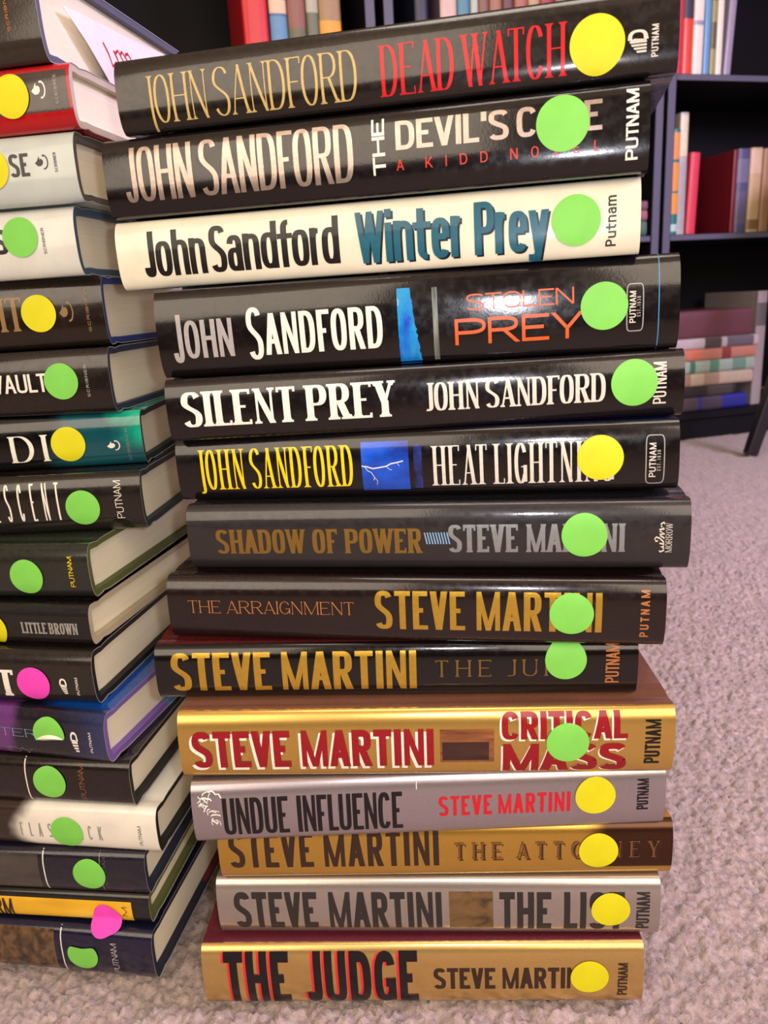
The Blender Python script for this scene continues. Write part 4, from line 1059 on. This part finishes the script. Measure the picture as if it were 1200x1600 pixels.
bookcase(-1.36, -.686, 'black bookcase at the left with a red book, behind the top of the left stack')

def shelf_book(s, z, th, h, d, col, label, group, inset=.01, lean=0.0, band=None, flat=False, rough=.45, bandcol=None, turn=0):
    """upright (or lying) book on a shelf, spine to the front; s = left edge along the case front"""
    root = empty('shelf_book', label, 'book', group)
    T, L, W = th * 1000, h * 1000, d * 1000
    R = Matrix.Rotation(CY, 4, 'Z')
    base = CP + CDIR * s + CDEP * (inset + min(.007, .0002 * T + .0005) )
    if flat:
        root.matrix_world = Matrix.Translation(base + CDIR * h / 2 + Vector((0, 0, z))) @ R @ Matrix.Rotation(turn, 4, 'Z')
    else:
        lift = abs(math.sin(lean)) * (th if lean > 0 else 0)
        root.matrix_world = Matrix.Translation(base + Vector((0, 0, z + .0004 + lift))) @ R @ Matrix.Rotation(lean, 4, 'Y') @ Matrix.Translation((0, 0, h / 2)) @ Matrix.Rotation(math.pi / 2, 4, 'Y')
    m = plain('book_cloth', col, rough, coat=.2)
    o1 = profile(T, W, 0, 0, 12); o2 = profile(T, W, 2.4, 2.2, 12)
    shell('cover', o1, o2, -L / 2, L / 2, m, root)
    page_block(T, W - 4, -L / 2 + 3, L / 2 - 3, 2.45, root, 8)
    spn = Spine(T)
    for a, b, c in (band or []):
        conform('spine_band', grid_quads(-L / 2 + L * a, .6, -L / 2 + L * b, T - .6, 1, 12), spn, .15, plain('band_print', c, .5, coat=.2), root)
    return root
def tramp(spec, label, group): pass

Z2, Z1, Z0 = .8313, .4923, .0668
GC, GM, GB = 'books on the upper shelf of the right bookcase', 'books on the middle shelf of the right bookcase', 'books piled in the bottom of the right bookcase'
# right bookcase, upper shelf
shelf_book(.006, Z2, .018, .235, .16, (196, 44, 70), 'crimson book at the left end of the upper right shelf', GC)
shelf_book(.025, Z2, .026, .222, .16, (214, 66, 44), 'orange-red book with a dark blue band on the upper right shelf', GC, band=[(.12, .5, (48, 44, 70))])
shelf_book(.052, Z2, .026, .226, .16, (228, 220, 208), 'wide white book beside the orange-red one on the upper right shelf', GC, band=[(.52, .56, (150, 150, 170))])
shelf_book(.079, Z2, .016, .215, .15, (96, 150, 196), 'light blue book on the upper right shelf', GC, band=[(.0, .3, (40, 120, 180))])
shelf_book(.0965, Z2, .014, .212, .15, (150, 146, 96), 'olive patterned book on the upper right shelf', GC, band=[(.1, .3, (96, 92, 60)), (.5, .75, (84, 84, 58))])
shelf_book(.112, Z2, .016, .210, .15, (226, 222, 206), 'narrow cream white book next to the olive one', GC)
shelf_book(.134, Z2, .019, .206, .15, (150, 140, 164), 'greyish purple book leaning at the end of the upper row', GC, lean=.05)
# right bookcase, middle shelf
shelf_book(.008, Z1, .017, .226, .16, (20, 110, 106), 'teal book with orange lettered blocks on the middle right shelf', GM, inset=.004, band=[(.03, .28, (222, 140, 70)), (.31, .58, (224, 140, 56)), (.6, .8, (228, 144, 40)), (.9, .97, (170, 200, 196))])
shelf_book(.028, Z1, .022, .262, .17, (168, 168, 170), 'tall silvery book on the middle right shelf', GM, band=[(.02, .35, (214, 208, 180)), (.4, .95, (160, 160, 164))])
shelf_book(.055, Z1, .026, .178, .15, (206, 56, 78), 'short bright red book on the middle right shelf', GM, lean=.03)
shelf_book(.176, Z1, .012, .183, .19, (110, 22, 36), 'dark red book showing its broad cover beside the short red one', GM)
shelf_book(.190, Z1, .034, .186, .16, (74, 76, 116), 'blue-grey book with faded lettering on the middle right shelf', GM, band=[(.12, .4, (104, 104, 132)), (.5, .9, (92, 90, 122))])
shelf_book(.226, Z1, .034, .188, .16, (186, 158, 120), 'tan book with mottled spine on the middle right shelf', GM, band=[(.02, .3, (200, 176, 150)), (.85, .97, (120, 96, 60))])
shelf_book(.262, Z1, .026, .186, .16, (150, 116, 84), 'brown book at the frame edge of the middle right shelf', GM)
shelf_book(.29, Z1, .03, .19, .16, (60, 52, 60), 'dark grey book past the brown one on the middle shelf', GM)
# pile at the bottom of the right bookcase
z = Z0
for th, h, col, lab, bands in (
    (.036, .25, (34, 40, 130), 'dark blue book at the bottom of the low pile', [(.12, .42, (74, 60, 66)), (.46, .7, (64, 54, 66))]),
    (.026, .215, (38, 34, 34), 'black book above the dark blue one in the low pile', [(.6, .95, (64, 58, 52))]),
    (.032, .262, (176, 160, 136), 'beige patterned book in the low pile', [(.1, .3, (140, 116, 90)), (.45, .62, (150, 128, 104))]),
    (.031, .266, (146, 164, 146), 'green and white patterned book in the low pile', [(.06, .2, (70, 126, 98)), (.28, .34, (60, 110, 86)), (.5, .6, (80, 130, 104)), (.75, .9, (100, 136, 116))]),
    (.028, .268, (176, 118, 98), 'rust and beige patterned book in the low pile', [(.05, .14, (140, 62, 52)), (.24, .4, (190, 110, 84)), (.62, .72, (128, 52, 46))]),
    (.026, .272, (176, 166, 164), 'white and grey book below the thick maroon one', [(.42, .6, (74, 66, 70)), (.66, .95, (96, 90, 94))]),
    (.066, .25, (96, 56, 64), 'thick maroon album on top of the low pile', [])):
    shelf_book(.012, z, th, h, .2, col, lab, GB, flat=True, band=bands, inset=.012)
    z += th + .0004
shelf_book(.292, Z0, .03, .285, .2, (150, 140, 138), 'pale grey upright book beside the low pile', GB, inset=.03, band=[(.1, .3, (90, 84, 84))])
# middle bookcase
GD, GE = 'books on the upper shelf of the middle bookcase', 'books lying on the middle shelf of the middle bookcase'
for s, th, h, col, lab, band in (
    (-.60, .030, .205, (26, 30, 52), 'dark navy book at the left of the middle bookcase', []),
    (-.545, .036, .232, (112, 96, 110), 'greyish purple book with a pale oval on its spine', [(.45, .6, (206, 180, 170))]),
    (-.508, .028, .225, (74, 130, 150), 'teal blue book on the middle bookcase', []),
    (-.479, .016, .222, (176, 186, 170), 'pale green book on the middle bookcase', []),
    (-.462, .024, .22, (120, 84, 62), 'brown book next to the pale green one', []),
    (-.437, .028, .226, (150, 104, 74), 'tan brown book on the middle bookcase', []),
    (-.408, .026, .218, (92, 52, 46), 'dark red-brown book on the middle bookcase', []),
    (-.381, .030, .222, (160, 96, 70), 'rust coloured book on the middle bookcase', []),
    (-.350, .026, .226, (176, 150, 110), 'sand coloured book on the middle bookcase', []),
    (-.323, .034, .222, (150, 44, 40), 'red book on the middle bookcase', []),
    (-.288, .03, .22, (128, 110, 96), 'grey brown book beside the red one on the middle bookcase', [])):
    shelf_book(s, Z2, th, h, .16, col, lab, GD, band=band)
z = Z1
for th, h, col, lab in ((.034, .2, (70, 104, 92), 'green book lying lowest on the middle shelf behind the right stack'),
                        (.022, .19, (150, 92, 110), 'pink book lying in the middle of the small pile'), (.02, .186, (120, 76, 96), 'mauve book lying on top of the small pile')):
    shelf_book(-.052 - h, z, th, h, .16, col, lab, GE, flat=True); z += th + .0004
# left bookcase
GA = 'books on the upper shelf of the left bookcase'
shelf_book(-.945, Z2, .048, .27, .22, (204, 26, 34), 'bright red book showing its side on the left bookcase', GA, inset=.004)
shelf_book(-.893, Z2, .034, .235, .16, (58, 102, 148), 'blue book with a pale round mark on its spine', GA, band=[(.52, .62, (220, 190, 160)), (.64, .95, (90, 140, 180))])
shelf_book(-.858, Z2, .036, .228, .16, (120, 88, 70), 'reddish brown mottled book on the left bookcase', GA, band=[(.5, .7, (136, 84, 72)), (.72, .95, (92, 96, 62))])
shelf_book(-.821, Z2, .024, .232, .16, (96, 104, 84), 'green and white mottled book on the left bookcase', GA, band=[(.45, .6, (170, 170, 150)), (.8, .9, (160, 164, 150))])
shelf_book(-.796, Z2, .044, .236, .16, (156, 124, 82), 'tan book with a yellow flower on its spine', GA, band=[(.66, .78, (220, 160, 40))])

# ------------------------------------------------------------------ black stool, only one splayed leg in view
st = empty('stool', 'black wooden stool leg standing on the carpet before the right bookcase', 'stool'); st.location = (1.12, 1.72, 0)
WOOD = plain('black_wood', (20, 18, 20), .4)
def bar(name, a, b, wa, wb, parent):
    a, b = Vector(a), Vector(b); d = (b - a).normalized(); x = d.cross(Vector((0, 1, 0))).normalized(); y = x.cross(d)
    V = []
    for c, w_ in ((a, wa), (b, wb)):
        for sx, sy in ((-1, -1), (1, -1), (1, 1), (-1, 1)):
            for k in ((.75, 1), (1, .75)):
                pass
            V.append(c + x * sx * w_ / 2 + y * sy * w_ / 2)
    F = [(0, 1, 5, 4), (1, 2, 6, 5), (2, 3, 7, 6), (3, 0, 4, 7), (3, 2, 1, 0), (4, 5, 6, 7)]
    o = mesh(name, V, F, WOOD, parent, smooth=False, scale=1.0)
    bv = o.modifiers.new('edge', 'BEVEL'); bv.width = .004; bv.segments = 2
    return o
for fx, fy, tx, ty in ((-.29, -.03, -.12, -.02), (.2, -.24, .1, -.12), (.2, .22, .1, .1)):
    bar('leg', (fx, fy, 0.001), (tx, ty, .60), .026, .036, st)
V = []; F = []; K = 40
for z_, r_ in ((.60, .17), (.604, .176), (.626, .176), (.632, .168)):
    V += [(r_ * math.cos(2 * math.pi * i / K), r_ * math.sin(2 * math.pi * i / K), z_) for i in range(K)]
for j in range(3):
    F += [(j * K + i, j * K + (i + 1) % K, (j + 1) * K + (i + 1) % K, (j + 1) * K + i) for i in range(K)]
F += [tuple(range(K))[::-1], tuple(range(3 * K, 4 * K))]
mesh('seat', V, F, WOOD, st, scale=1.0)
